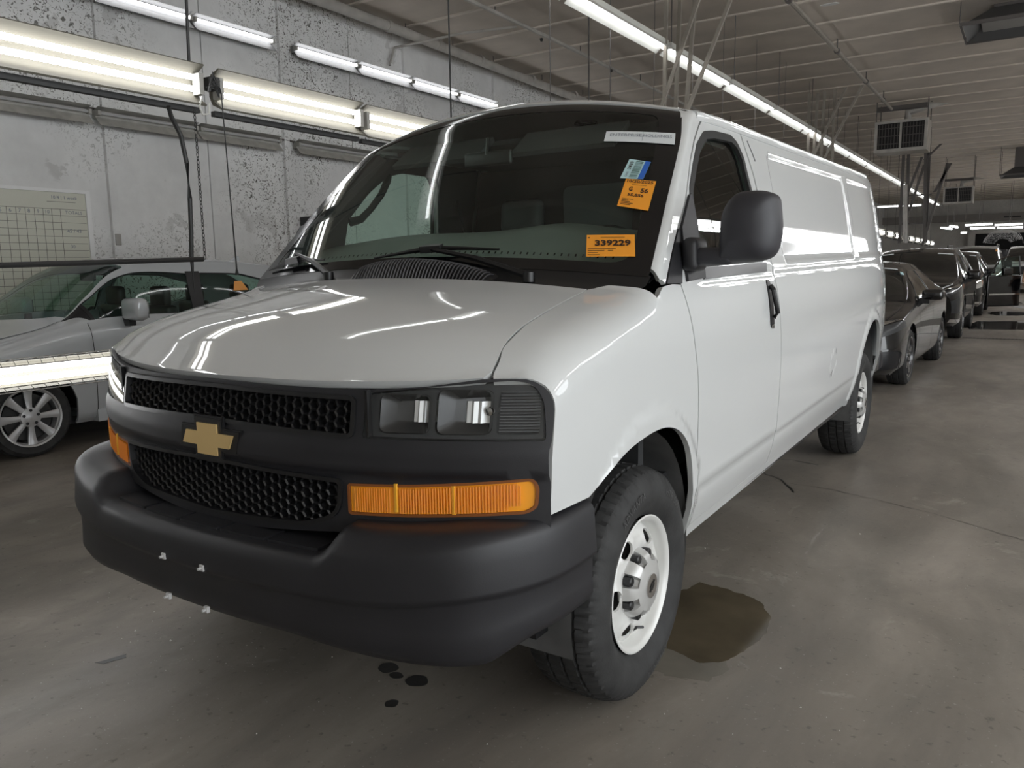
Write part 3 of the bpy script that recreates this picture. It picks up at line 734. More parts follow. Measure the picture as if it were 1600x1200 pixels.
wiper((cowlp(.56,.63,.012), wsp(.10,.07,.03), wsp(.1,.1), wsp(-.18,.045), wsp(.42,.085)))
wiper((cowlp(-.36,.63,.012), wsp(-.72,.10,.03), wsp(-.8,.1), wsp(-.93,.045), wsp(-.50,.06)))

# --- shark fin
fin = MB(); FX, FY = -.04, 2.08; FZ = float(BODY(np.array([2.08]), np.array([xtop(2.08,.0)]))[0][2])
sec = []
for t, (hw, yb, yt) in zip((0,.25,.6,.9,1.0), ((.034,-.10,.075),(.022,-.065,.072),(.012,-.0,.070),(.007,.035,.068),(.004,.045,.064))):
    z = FZ-.01+.105*t
    sec.append([(FX-hw*.2,FY+yb,z),(FX+hw,FY+yb+(yt-yb)*.55,z),(FX+hw*.7,FY+yt,z),(FX-hw*.7,FY+yt,z),(FX-hw,FY+yb+(yt-yb)*.55,z)])
vsf = [p for s in sec for p in s]
fin.add(vsf, [(i*5+k,i*5+(k+1)%5,(i+1)*5+(k+1)%5,(i+1)*5+k) for i in range(4) for k in range(5)]+[tuple(20+k for k in range(5))], True)
fin.lathe([(-.01,.062),(.008,.058),(.018,.04),(.02,0)], 'z', (FX,FY,FZ), 20, fn=lambda j,k,r: r)
fin.build('roof_antenna', mat('gloss_grey_black', (.03,.032,.04), .25), van)

# --- front fascia
def tuple_poly(P): return [tuple(p) for p in P]
_so = [(.985,.735),(.987,.80),(.986,.95)]+[(float(p[0])-.003, float(p[2])) for p in BODY(np.full(9,-.018), np.linspace(float(zs(-.018))-.04, float(zs(-.018))+FT, 9))]
FO = [(-.5,.735),(0,.69),(.5,.735)]+_so+[(.83,1.143),(.70,1.124),(.55,1.113),(.3,1.112),(0,1.114),(-.3,1.112),(-.55,1.113),(-.70,1.124),(-.83,1.143)]+[(-a,b) for a,b in reversed(_so)]
GU = roundpoly([(-.511,.996),(0,1.005),(.511,.996),(.511,1.086),(0,1.092),(-.511,1.086)], [.012,0,.012,.012,0,.012], 4)
GL = roundpoly([(-.37,.748),(0,.730),(.37,.748),(.473,.785),(.480,.872),(0,.884),(-.480,.872),(-.473,.785)], [.03,0,.03,.05,.012,0,.012,.05], 5)
HL = roundpoly([(.542,.989),(.975,.990),(.972,1.036),(.965,1.088),(.950,1.118),(.930,1.134),(.895,1.139),(.846,1.136),(.752,1.127),(.594,1.110),(.546,1.106)], [.012,.01]+[.01]*8+[.012], 3)
TS = roundpoly([(.503,.788),(.666,.793),(.82,.801),(.935,.809),(.956,.823),(.960,.872),(.950,.893),(.906,.889),(.822,.882),(.669,.871),(.503,.864)], [.006,0,0,.01,.01,.01,.01,0,0,0,.006], 3)
def mir(P): return [(-a,b) for a,b in P]
patch('fascia', FACE, FO, M['matte_black'], van, holes=[GU, GL, HL, mir(HL), TS, mir(TS)], step=.022, thick=.03, sgn=1)
# frames round grilles
def frame(P, w, name, m, off=.006, F=FACE_FLAT):
    return patch(name, F, P, m, van, holes=[ringpoly(P,-w)], step=.02, thick=.012, off=off)
frame(ringpoly(GU,.010), .012, 'grille_frame', M['satin_black'], .008)
frame(ringpoly(GL,.008), .011, 'grille_frame', M['satin_black'], .010)
# back plates behind the mesh
for P in (GU, GL): patch('grille_backing', FACE_FLAT, ringpoly(P,.015), M['black'], van, step=.08, thick=0, off=-.05)
def mesh_grille(P, name):
    g = MB(); xs = [p[0] for p in P]; zl = [p[1] for p in P]; r = .0165; dx = r*1.5*1.12; dz = r*math.sqrt(3)*.98
    segs = set(); q = np.array(P)
    i = 0; x = min(xs)-r
    while x < max(xs)+r:
        z = min(zl)-dz+(dz/2 if i % 2 else 0)
        while z < max(zl)+dz:
            hx = [(x+r*1.08*math.cos(math.pi/3*k), z+r*math.sin(math.pi/3*k)) for k in range(6)]
            for k in range(6):
                a, b = hx[k], hx[(k+1) % 6]; key = tuple(sorted(((round(a[0],3),round(a[1],3)),(round(b[0],3),round(b[1],3)))))
                segs.add(key)
            z += dz
        x += dx; i += 1
    S = list(segs); mid = np.array([[(a[0]+b[0])/2,(a[1]+b[1])/2] for a,b in S]); ok = inpoly(mid, ringpoly(P,.004))
    for (a,b), k in zip(S, ok):
        if not k: continue
        A = FACE_FLAT(np.array([a[0]]), np.array([a[1]]))[0]; B = FACE_FLAT(np.array([b[0]]), np.array([b[1]]))[0]
        A = A+[0,.008,0]; B = B+[0,.008,0]; d = B-A; d /= np.linalg.norm(d)+1e-9; n = np.array([0,-1.,0]); s = np.cross(d, n)
        w = .0026
        g.add([A+s*w, B+s*w, B+n*.004, A+n*.004, A-s*w, B-s*w, A+[0,.022,0]+s*w*.6, B+[0,.022,0]+s*w*.6, B+[0,.022,0]-s*w*.6, A+[0,.022,0]-s*w*.6], [(0,1,2,3),(3,2,5,4),(0,6,7,1),(4,5,8,9)])
    o = g.build(name, M['mesh_black'], van); tag(o, kind='stuff')
mesh_grille(GU, 'upper_grille_mesh'); mesh_grille(GL, 'lower_grille_mesh')
# emblem
def cross(hw, hh, aw, ah, slant): return [(-hw+slant,ah),(-aw,ah),(-aw,hh),(aw+.004,hh),(aw+.004,ah),(hw,ah),(hw-slant,-ah),(aw,-ah),(aw,-hh),(-aw-.004,-hh),(-aw-.004,-ah),(-hw,-ah)]
def em(poly, h0, h1, name, m):
    return MB().prism(poly, h0, h1, lambda a,b,h: (a, float(FACE_FLAT(np.array([a]),np.array([.943]))[0][1])+.002-h, b+.943)).build(name, m, van)
em(cross(.146,.068,.064,.036,.018), 0, .008, 'emblem_base', M['satin_black'])
em(cross(.139,.062,.058,.031,.017), .008, .011, 'emblem_rim', M['satin_black'])
eb = em(cross(.116,.046,.043,.020,.020), .011, .016, 'emblem', M['gold'])
# --- headlights
for s in (1,-1):
    mi = s < 0
    hb = patch('headlight', FACE_FLAT, ringpoly(HL,.012), M['lamp_house'], van, mirror=mi, step=.05, thick=.0, off=-.055)
    # side wall of the housing
    w = MB(); P = ringpoly(HL,.001); n = len(P); A = FACE_FLAT(np.array([p[0] for p in P]), np.array([p[1] for p in P])); vs = [tuple(a*[s,1,1]) for a in A]+[tuple((a+[0,.055,0])*[s,1,1]) for a in A]
    w.add(vs, [(i,(i+1)%n,n+(i+1)%n,n+i) for i in range(n)], True); w.build('housing_wall', M['lamp_house'], hb)
    def pocket(c0, c1, z0, z1, name):
        P = roundpoly([(c0,z0),(c1,z0),(c1,z1),(c0,z1)], .02, 5)
        q = MB(); pts0 = FACE_FLAT(np.array([p[0] for p in P]), np.array([p[1] for p in P])); n = len(P)
        f = [a+[0,.018,0] for a in pts0]; bk = [np.array([(a[0]-(c0+c1)/2)*.55+(c0+c1)/2, a[1]+.050, (a[2]-(z0+z1)/2)*.55+(z0+z1)/2]) for a in pts0]
        q.add([tuple(a*[s,1,1]) for a in f]+[tuple(a*[s,1,1]) for a in bk], [(i,(i+1)%n,n+(i+1)%n,n+i) for i in range(n)]+[tuple(range(n,2*n))], True)
        return q.build(name, mat('dark_bezel', (.07,.07,.072), .25, .6), hb)
    pocket(.575,.705,1.003,1.102,'bezel'); pocket(.722,.850,1.003,1.115,'bezel')
    # flat bezel sheet between pockets
    bz = patch('bezel_plate', FACE_FLAT, ringpoly([p for p in HL], -.004), M['lamp_house'], None, mirror=mi, step=.04, thick=0, off=-.020, holes=[roundpoly([(.575,1.003),(.705,1.003),(.705,1.102),(.575,1.102)],.02,5), roundpoly([(.722,1.003),(.850,1.003),(.850,1.115),(.722,1.115)],.02,5), roundpoly([(.865,1.005),(.965,1.005),(.94,1.10),(.87,1.115)],.015,5)])
    bz.parent = hb
    for cx, w_ in ((.672,.030),(.805,.036)):
        rf_ = MB(); vs = []; nn = 8
        for i in range(nn+1):
            for j in range(5):
                x = cx-w_+2*w_*i/nn; z = 1.028+.055*j/4; yy = float(FACE_FLAT(np.array([x]),np.array([z]))[0][1])+.040-.020*(i % 2)*.25+.012*((i-nn/2)/(nn/2))**2
                vs.append((s*x, yy, z))
        rf_.add(vs, [(i*5+j,i*5+j+1,(i+1)*5+j+1,(i+1)*5+j) for i in range(nn) for j in range(4)]); rf_.build('reflector', M['reflector'], hb)
    bu = MB().lathe([(-.022,0),(-.018,.011),(0,.015),(.02,.013)], 'y', (s*.838, float(FACE_FLAT(np.array([.838]),np.array([1.058]))[0][1])+.040, 1.060), 16); bu.build('bulb_shield', M['chrome'], hb)
    ir = MB()
    for i in range(14):
        z = 1.012+.0075*i; ir.tube([(s*x, float(FACE_FLAT(np.array([x]),np.array([z]))[0][1])+.012, z) for x in (.868,.90,.93,.955)], .0016, 4)
    o = ir.build('side_prism', mat('grey_prism', (.25,.26,.28), .15, .5), hb); tag(o, kind='stuff')
    l = patch('headlight_lens', FACE_FLAT, ringpoly(HL,-.001), M['lens'], None, mirror=mi, step=.03, thick=.006, off=.003); l.parent = hb
    # amber turn signal
    tsb = patch('turn_signal', FACE_FLAT, ringpoly(TS,.002), M['amber'], van, mirror=mi, step=.03, thick=.02, off=-.004)
    fr_ = patch('signal_frame', FACE_FLAT, ringpoly(TS,.004), mat('dark_amber_edge', (.22,.07,.015), .4), None, mirror=mi, holes=[ringpoly(TS,-.003)], step=.02, thick=.02, off=.002); fr_.parent = tsb
    rb = MB()
    for i in range(60):
        x = .523+.0068*i
        if .62 < x < .645 or x > .93: continue
        z1 = float(np.interp(x,[.503,.669,.822,.906,.95],[.864,.871,.882,.889,.893]))-.007; z0_ = float(np.interp(x,[.503,.666,.82,.935],[.788,.793,.801,.809]))+.006
        rb.tube([(s*x, float(FACE_FLAT(np.array([x]),np.array([.8]))[0][1])-.0045, zz) for zz in (z0_+(.012 if x>.9 else 0), z1-(.006 if x>.92 else 0))], .0016 if x < .63 else .0022, 4)
    o = rb.build('lens_ribs', M['amber_dark'], tsb); tag(o, kind='stuff')
    for x in (.634,.775):
        MB().box((s*x-.004, float(FACE_FLAT(np.array([x]),np.array([.8]))[0][1])-.006,.802),(s*x+.004, float(FACE_FLAT(np.array([x]),np.array([.8]))[0][1])+.002,.876)).build('lens_divider', mat('bright_amber', (1,.5,.05), .2), tsb)
    MB().box((s*.556-.006 if s>0 else -.556-.006, float(face(.556,1.05))-.006, .992),(s*.556+.002, float(face(.556,1.05))+.01, 1.112)).build('headlight_bar', M['satin_black'], van)

# --- front bumper
PL = [(-1.005,.17),(-1.005,.06),(-.998,-.03),(-.975,-.12),(-.93,-.20),(-.86,-.268),(-.74,-.325),(-.56,-.375),(-.3,-.413),(0,-.425),(.3,-.413),(.56,-.375),(.74,-.325),(.86,-.268),(.93,-.20),(.975,-.12),(.998,-.03),(1.005,.06),(1.005,.17)]
q = np.array(PL); sl_ = np.concatenate([[0], np.cumsum(np.linalg.norm(np.diff(q, axis=0), axis=1))]); TOT = sl_[-1]
sx = spline(sl_, q[:,0]); sy = spline(sl_, q[:,1])
NB = 150; NW = 34
def bsec(s):
    x = float(sx(s)); ax = abs(x)
    blk = float(smooth(ax, .48, .56))                       # raised end blocks
    zb = .470-.045*float(smooth(ax,.35,.80))+.05*float(smooth(ax,.90,1.0))+.018*float(smooth(ax,.45,.8))
    zc = .600+.035*float(smooth(ax,.6,1.0)); zl = .690+.045*blk+.045*float(smooth(ax,.6,1.0)); tp = .700+.075*blk+.018*float(smooth(ax,.6,1.0))
    back = .10+.04*float(1-blk)
    return [(.10,zb+.03),(.035,zb+.0),(.022,zb+.006),(.010,zb+.03),(.013,(zb+zc)/2),(.012,zc-.016),(.009,zc-.006),(-.001,zc+.001),(-.002,zc+.012),(.004,(zc+zl)/2+.01),(.006,zl-.022),(.012,zl-.008),(.024,zl+.003),(.036,(zl+tp)/2-.002+.004),(.065,tp-.002),(back,tp),(back+.07,tp+.0)]
vs = []; n = None
for i in range(NB+1):
    s = TOT*i/NB; h = 1e-3; x = float(sx(s)); y = float(sy(s)); tx = float(sx(min(TOT,s+h)))-float(sx(max(0,s-h))); ty = float(sy(min(TOT,s+h)))-float(sy(max(0,s-h))); L = math.hypot(tx,ty); nx_, ny_ = -ty/L, tx/L
    S = bsec(s); n = len(S)
    for d, z in S: vs.append((x+nx_*d, y+ny_*d, z))
bm_ = MB().add(vs, [(i*n+j,i*n+j+1,(i+1)*n+j+1,(i+1)*n+j) for i in range(NB) for j in range(n-1)]+[tuple(range(n)), tuple(NB*n+j for j in range(n))], True)
bump = bm_.build('front_bumper', M['matte_black'], van, sharp=1.0)
# step pads
for i in range(5):
    x0 = -.46+i*.186; x1 = x0+.172
    def stp(a, b, h): 
        s = (a)/1.0; yy = -.425+.16*a*a; return (a, yy+.055+b*.075, .701+h)
    P = roundpoly([(x0,0),(x1,0),(x1,1),(x0,1)], [.03,.03,.01,.01], 4)
    MB().prism(P, -.003, .005, stp).build('step_pad', M['matte_black'], bump)
for (x, z) in ((-.089,.608),(.089,.608),(-.089,.485),(.089,.485)):
    yy = -.424 if z > .55 else -.420
    c = MB().box((x-.009,yy-.006,z-.009),(x+.009,yy+.004,z+.009), bev=.002); c.tube([(x,yy+.002,z),(x,yy-.016,z)], .004, 8)
    c.build('plate_clip', M['plate_screw'], bump)

# --- mirrors
def mirror(s):
    m = MB(); cx, cy, cz = 1.157, .93, 1.537
    P = roundpoly([(-.090,-.118),(.070,-.108),(.092,-.02),(.078,.10),(.04,.118),(-.045,.118),(-.085,.05)], [.02,.045,.06,.04,.03,.05,.05], 6)
    rings = []
    for t, sc in ((0,.40),(.012,.72),(.03,.90),(.055,.985),(.085,1.0),(.12,.985),(.128,.93),(.122,.90)):
        rings.append([(s*(cx+a*sc+(t*.15)), cy-.05+t+.10*(a*.6), cz+b*sc) for a, b in P])
    n = len(P); vs = [p for r in rings for p in r]
    m.add(vs, [(i*n+k,i*n+(k+1)%n,(i+1)*n+(k+1)%n,(i+1)*n+k) for i in range(len(rings)-1) for k in range(n)]+[tuple(range(n))], True)
    o = m.build('side_mirror', M['mirror_shell'], van, sharp=1.2)
    MB().prism(P, 0, 1, lambda a,b,h: (s*(cx+a*.9+.018), cy-.05+.121+.10*(a*.6)+h*.002, cz+b*.9)).build('mirror_glass', M['chrome'], o)
    A = MB().box((s*1.10 if s>0 else -1.10-.0, 0,0),(1,1,1)) if False else MB()
    A.box((min(s*.97,s*1.12), .90, 1.415),(max(s*.97,s*1.12), .965, 1.475), bev=.02); A.build('mirror_arm', M['mirror_shell'], o)
    B = MB(); B.box((min(s*.955,s*1.01), .885, 1.395),(max(s*.955,s*1.01), 1.01, 1.51), bev=.022); B.build('mirror_mount', M['matte_black'], o)
    return o
mirror(1); om_ = mirror(-1)
om_.location = Vector((-1.0,.97,0))-Matrix.Rotation(math.radians(-68), 3, 'Z') @ Vector((-1.0,.97,0)); om_.rotation_euler = (0,0,math.radians(-68))
# --- door handles
for s in (1,-1):
    H0 = roundpoly([(1.845,1.125),(1.895,1.125),(1.885,1.335),(1.84,1.335)], .022, 5)
    h = patch('door_handle', BODY, H0, M['satin_black'], van, mirror=s<0, step=.02, thick=.01, off=.006)
    p = BODY(np.array([1.868,1.863]), np.array([1.17,1.31]))
    MB().tube([(s*(p[0][0]+.01), p[0][1]+.004, p[0][2]), (s*(p[0][0]+.026), p[0][1]+.004, p[0][2]+.02), (s*(p[1][0]+.026), p[1][1], p[1][2]-.02), (s*(p[1][0]+.01), p[1][1], p[1][2])], .011, 8).build('grab', M['black'], h)
    MB().lathe([(0,.012),(.008,.011),(.009,0)], 'x', (s*(float(p[0][0])+.004), 1.868, 1.142), 12).build('key_lock', M['chrome'], h)
for s in (1,-1):
    pp_ = BODY(np.array([2.010,1.99,1.945]), np.array([1.86,1.89,1.945])); MB().tube([(s*(p[0]-.001), p[1], p[2]) for p in pp_], .0035, 5).build('pillar_slot', M['seal'], van)

# --- wheels
def van_wheel(x, y, s, steer=0.0):
    rp = [(-.20,.205),(-.05,.200),(-.02,.206),(-.010,.214),(-.004,.224),(.002,.227),(.004,.222),(.000,.214),(-.010,.206),(-.03,.200),(-.050,.196)]
    w = MB().lathe([(s*a, q) for a, q in rp], 'x', (0,0,0), 64).build('wheel', M['rim'], van, sharp=.8); w.location = (x, y, TR)
    # tyre: profile from inner bead round the tread to the outer bead; axial coordinate outward
    prof = [(-.215,.225),(-.235,.245),(-.245,.29),(-.240,.335),(-.222,.368),(-.205,.377),(-.180,.381),(-.158,.384),(-.156,.374),(-.148,.374),(-.146,.385),(-.105,.386),(-.103,.376),(-.095,.376),(-.093,.386),(-.055,.385),(-.053,.375),(-.045,.375),(-.043,.383),(-.022,.378),(-.004,.370),(.006,.358),(.016,.338),(.024,.31),(.023,.285),(.016,.262),(.004,.245),(-.006,.232),(-.012,.224)]
    N = 288
    def fn(j, k, r):
        if 5 <= j <= 7 or 18 <= j <= 21:
            if (k+j//2) % 5 < 1: return r-.006
        if (10 <= j <= 11 or 14 <= j <= 15) and (k+(2 if j > 12 else 0)) % 5 < 1: return r-.008
        if j in (19,20) and k % 3 == 0: return r-.004
        return r
    t = MB().lathe([(s*a, r) for a, r in prof], 'x', (0,0,0), N, fn=fn).build('tyre', M['rubber'], w, sharp=.5)
    # raised sidewall ring marks and lettering blocks
    def sidew(r, ang): return (s*(.0235-abs(r-.30)*.12), r*math.cos(ang), r*math.sin(ang))
    for word, a0 in (('ADVANTA', 112), ('HTR 500', 52), ('ADVANTA', 285)):
        L = [c for c in word]; rr = .312
        text_mesh(word, .034, lambda a,b: (s*(.0262-abs(b)*.05), (rr+b)*math.cos(math.radians(a0)-s*a/rr*1.0*1), (rr+b)*math.sin(math.radians(a0)-s*a/rr)), 'sidewall_lettering', mat('raised_rubber', (.045,.045,.045), .6) if 'rr_' not in M else M['rr_'], w, space=1.1)
    # steel rim: barrel, flange, dished disc with six windows
    def DISC(a, b):
        a = np.asarray(a,float); b = np.asarray(b,float); rr_ = np.hypot(a,b)
        ax = np.interp(rr_, [0,.085,.11,.135,.16,.185,.200], [-.022,-.022,-.020,-.012,-.014,-.030,-.048])
        ax = ax+0.006*np.cos(6*np.arctan2(b,a))*np.exp(-((rr_-.15)/.03)**2)
        return np.stack([s*ax, a, b], 1)
    holes = []
    for k_ in range(6):
        a0 = math.radians(2+60*k_); c = .156
        hp = []
        for tt in np.linspace(0,2*math.pi,13)[:-1]:
            rr_ = c+.026*math.sin(tt); an = a0+.21*math.cos(tt)*(1+.25*math.sin(tt)); hp.append((rr_*math.cos(an), rr_*math.sin(an)))
        holes.append(hp)
    outer = [(.2*math.cos(t), .2*math.sin(t)) for t in np.linspace(0,2*math.pi,65)[:-1]]
    patch('wheel_disc', DISC, outer, M['rim'], w, holes=holes, step=.014, thick=.008, sgn=s)
    # hub cap with eight recesses and black nuts
    cap = MB(); NC = 96
    cprof = [(-.03,.120),(-.020,.118),(.002,.110),(.018,.098),(.026,.082),(.028,.058),(.031,.047),(.032,.0)]
    def cf(j, k, r):
        a = (k*8.0/NC) % 1.0; g = 1 if .33 < a < .67 else 0
        return r*(.74 if g and j in (0,1,2) else (.76 if g and j == 3 else 1))
    cap.lathe([(s*a, q) for a, q in cprof], 'x', (0,0,0), NC, fn=cf); cp = cap.build('hub_cap', M['cap'], w, sharp=.6)
    for k_ in range(8):
        a = 2*math.pi*(k_+.5)/8
        MB().lathe([(s*-.035,.016),(s*.006,.016),(s*.010,.012),(s*.010,0)], 'x', (0,.102*math.cos(a),.102*math.sin(a)), 10).build('lug_nut', M['satin_black'], w)
    MB().prism([(math.cos(t)*.040, math.sin(t)*.040) for t in np.linspace(0,2*math.pi,25)[:-1]], .031, .036, lambda a,b,h: (s*h, a, b)).build('cap_badge', M['chrome'], w)
    MB().prism([(b_,a_) for a_, b_ in cross(.026,.011,.010,.0045,.004)], .036, .0375, lambda a,b,h: (s*h, a*.7+b*.7, b*.7-a*.7)).build('badge_cross', M['satin_black'], w)
    MB().tube([(s*-.03,-.02,-.165),(s*-.012,-.012,-.150),(s*-.002,.015,-.158)], .005, 8).build('valve_stem', M['satin_black'], w)
    MB().lathe([(s*-.10,.0),(s*-.10,.16),(s*-.09,.165)], 'x', (0,0,0), 24).build('brake_disc', M['dark_metal'], w)
    return w
M['rr_'] = mat('raised_rubber', (.06,.06,.06), .55)
for s in (1,-1):
    van_wheel(s*.955, YF, s); van_wheel(s*.955, YR, s)

# --- cab interior
cab = van
dz = []
# dashboard
dv = []; prof = [(.60,1.10),(.62,1.32),(.78,1.415),(.95,1.50),(1.08,1.53),(1.15,1.48),(1.16,1.2),(1.10,.8)]
nx = 30
for i in range(nx+1):
    x = -.88+1.76*i/nx; bulge = .03*math.exp(-((x-.40)/.24)**2)+.012*math.exp(-((x+.4)/.3)**2)
    sc = .035*(1-(x/.9)**2)
    for j, (yy, zz) in enumerate(prof): dv.append((x, yy-.10*(1-abs(x)/.9 if j < 3 else 0)*.8, zz+(bulge if j in (3,4) else 0)+(sc if 0<j<6 else 0)))
n = len(prof); MB().add(dv, [(i*n+j,i*n+j+1,(i+1)*n+j+1,(i+1)*n+j) for i in range(nx) for j in range(n-1)], True).build('dashboard', M['dash'], cab, sharp=1.2)
# steering wheel
sw = MB(); c = Vector((.40,1.33,1.43)); ax = Vector((0,-.80,.60)).normalized(); e1 = Vector((1,0,0)); e2 = ax.cross(e1)
ring = [c+.19*(math.cos(t)*e1+math.sin(t)*e2) for t in np.linspace(0,2*math.pi,33)]; sw.tube(ring, .014, 8, cap=False)
sw.tube([c+.19*e1, c-.19*e1], .014, 6); sw.tube([c, c-.19*e2], .02, 6); sw.lathe([(0,.06),(.03,.05),(.035,0)], 'z', tuple(c-Vector((0,0,.02))), 16)
sw.tube([c, c-ax*-.2+Vector((0,-.1,-.05))], .03, 8); sw.build('steering_wheel', M['satin_black'], cab)
for sx_ in (.42,-.42):
    st = MB().box((sx_-.24,1.42,.75),(sx_+.24,1.93,.98), bev=.05)
    ob = st.build('seat', M['seat'], cab)
    b = MB(); b.box((-.23,-.06,0),(.23,.07,.62), bev=.05); 
    me = b.mesh('seat_back'); o = link('seat_back', me, M['seat'], ob); o.location = (sx_,1.93,.95); o.rotation_euler = (-.14,0,0)
    b = MB().box((-.13,-.05,0),(.13,.05,.19), bev=.045).mesh('headrest'); o = link('headrest', b, M['seat'], ob); o.location = (sx_,2.04,1.60); o.rotation_euler = (-.1,0,0)
MB().prism([(-.86,.62),(.86,.62),(.86,1.40),(.775,1.97),(-.775,1.97),(-.86,1.40)], 2.16, 2.19, lambda a,b,h:(a,h,b)).build('partition', M['interior'], cab)
MB().prism(roundpoly([(-.20,1.25),(.18,1.25),(.20,1.85),(-.22,1.85)], .05), 2.15, 2.16, lambda a,b,h:(a,h,b)).build('partition_panel', mat('grey_partition_panel', (.09,.10,.10), .5), cab)
MB().box((-.70,1.35,1.965),(.70,2.18,1.985)).build('headliner', M['headliner'], cab)
MB().box((-.9,.75,.62),(.9,2.18,.68)).build('cab_floor', M['interior'], cab)
MB().box((-.88,.72,.65),(.88,.76,1.30)).build('firewall', M['interior'], cab)
for s in (1,-1):
    MB().add([(s*.95,1.05,.65),(s*.95,2.15,.65),(s*.915,2.15,1.385),(s*.915,1.05,1.385)], [(0,1,2,3)]).build('door_card', M['interior'], cab)
    MB().add([(s*.90,1.99,1.38),(s*.90,2.17,1.38),(s*.80,2.17,1.98),(s*.80,1.84,1.98)], [(0,1,2,3)]).build('pillar_trim', M['interior'], cab)
    MB().obox((s*.33,1.235,1.935), (.24,0,0), (0,.07,.05), (0,-.006,.008)).build('sun_visor', M['headliner'], cab)
    # seat belt reel and pillar inner panel
    MB().tube([(s*.82,1.98,1.80),(s*.70,1.97,1.45),(s*.55,1.95,1.05)], .012, 4).build('seat_belt', M['satin_black'], cab)
trim_o = [(.70,1.385),(.80,1.45),(.95,1.60),(1.10,1.73),(1.25,1.87),(1.36,1.975),(2.14,1.975),(2.14,1.385)]
trim_h = [(1.14,1.425),(1.88,1.43),(1.87,1.64),(1.83,1.84),(1.78,1.905),(1.52,1.91),(1.42,1.885),(1.30,1.80),(1.17,1.665)]
both('door_frame_trim', BODY, trim_o, M['interior'], cab, holes=[roundpoly(trim_h,.03)], step=.06, thick=0, off=-.05)
for s in (1,-1):
    MB().tube([(s*.835,1.43,1.925),(s*.815,1.40,1.87),(s*.80,1.33,1.79),(s*.80,1.25,1.715),(s*.82,1.20,1.665),(s*.85,1.15,1.65)], [.02,.019,.017,.017,.019,.022], 8).build('grab_handle', M['interior'], cab)
    MB().tube([(s*.87,.70,1.39),(s*.86,.95,1.60),(s*.83,1.15,1.78),(s*.79,1.33,1.95)], [.035,.04,.045,.045], 6).build('pillar_cover', M['interior'], cab)
mi_ = MB().box((-.12,1.115,1.845),(.12,1.14,1.905), bev=.01).build('interior_mirror', M['satin_black'], cab)
MB().box((-.10,1.141,1.853),(.10,1.143,1.897)).build('mirror_glass', M['chrome'], mi_)
MB().tube([(0,1.12,1.89),(0,1.13,1.96)], .01, 6).build('mirror_stem', M['satin_black'], mi_)

# --- papers on the windshield
def wsplane(corners):
    """corners: (a,b) of tl,tr,br,bl in windshield coordinates; returns fn(u,v in 0..1)"""
    C4 = np.array(corners, float)
    def fn(u, v, off=.004):
        a = (1-u)*(1-v)*C4[3]+u*(1-v)*C4[2]+u*v*C4[1]+(1-u)*v*C4[0]
        return wsp(a[0], a[1], off)
    return fn
def paper(corners, m, name, off=.004):
    fn = wsplane(corners); g = MB(); nn = 6
    vs = [fn(i/nn, j/nn, off) for i in range(nn+1) for j in range(nn+1)]
    g.add(vs, [(i*(nn+1)+j,(i+1)*(nn+1)+j,(i+1)*(nn+1)+j+1,i*(nn+1)+j+1) for i in range(nn) for j in range(nn)], True)
    return g.build(name, m, van), fn
def ptext(fn, txt, cx, cy, h, w, parent, m, name='lettering', aspect=1.0, bold=0.02, off=.006):
    """text of cap height h centred at cx,cy (fractions), stretched to width w"""
    cu = text_mesh(txt, 1.0, lambda a,b: (a,b,0), 'tmp', m, None, bold=bold); xs = [v.co.x for v in cu.data.vertices]; ys = [v.co.y for v in cu.data.vertices]
    x0, x1, y0, y1 = min(xs), max(xs), min(ys), max(ys)
    for v in cu.data.vertices:
        u = cx+((v.co.x-x0)/(x1-x0)-.5)*w; vv = cy+((v.co.y-y0)/(y1-y0)-.5)*h; v.co = fn(u, vv, off)
    cu.name = name; cu.data.name = name; cu.parent = parent; return cu
def pline(fn, u0, u1, v, h, parent, m, name='rule_line', off=.0055):
    MB().add([fn(u0,v,off),fn(u1,v,off),fn(u1,v+h,off),fn(u0,v+h,off)], [(0,1,2,3)]).build(name, m, parent)

p1, fn = paper([(.668,.790),(.975,.815),(.980,.735),(.673,.722)], M['sticker_white'], 'white_banner_label')
ptext(fn, 'ENTERPRISE', .30, .62, .26, .46, p1, M['ink_grey'], bold=-.005); ptext(fn, 'HOLDINGS', .755, .62, .26, .40, p1, M['ink_grey'], bold=-.005)
MB().add([fn(.545,.10,.006),fn(.549,.10,.006),fn(.549,.9,.006),fn(.545,.9,.006)], [(0,1,2,3)]).build('divider_line', M['ink_grey'], p1)
p2, fn = paper([(.812,.615),(.903,.605),(.892,.497),(.799,.495)], M['sticker_cyan'], 'barcode_label')
MB().add([fn(.76,0,.005),fn(1,0,.005),fn(1,1,.005),fn(.76,1,.005)], [(0,1,2,3)]).build('blue_edge', M['sticker_blue'], p2)
y = .05; bars = MB(); random.seed(3)
while y < .93:
    h = random.choice((.012,.02,.03,.045)); bars.add([fn(.36,y,.0055),fn(.70,y,.0055),fn(.70,y+h,.0055),fn(.36,y+h,.0055)], [(0,1,2,3)]); y += h+random.choice((.014,.02,.03))
tag(bars.build('barcode', M['ink_green'], p2), kind='stuff')
ptext(lambda u,v,o=.006: fn(v, u, .006) if False else fn(.04+.28*(1-v)*1.0, u, .006), '2435', .66, .42, .55, .42, p2, M['ink'])
ptext(lambda u,v,o=.006: fn(.04+.28*(1-v)*1.0, u, .006), 'CAN2', .20, .40, .34, .26, p2, M['ink_grey'])
p3, fn = paper([(.824,.493),(.945,.491),(.943,.325),(.822,.341)], M['sticker_orange'], 'orange_grade_label', .0045)
ptext(fn, '10/20/2025', .50, .92, .105, .86, p3, M['ink']); ptext(fn, 'G', .27, .64, .16, .12, p3, M['ink'], bold=.03); ptext(fn, '56', .72, .62, .16, .24, p3, M['ink'], bold=.03)
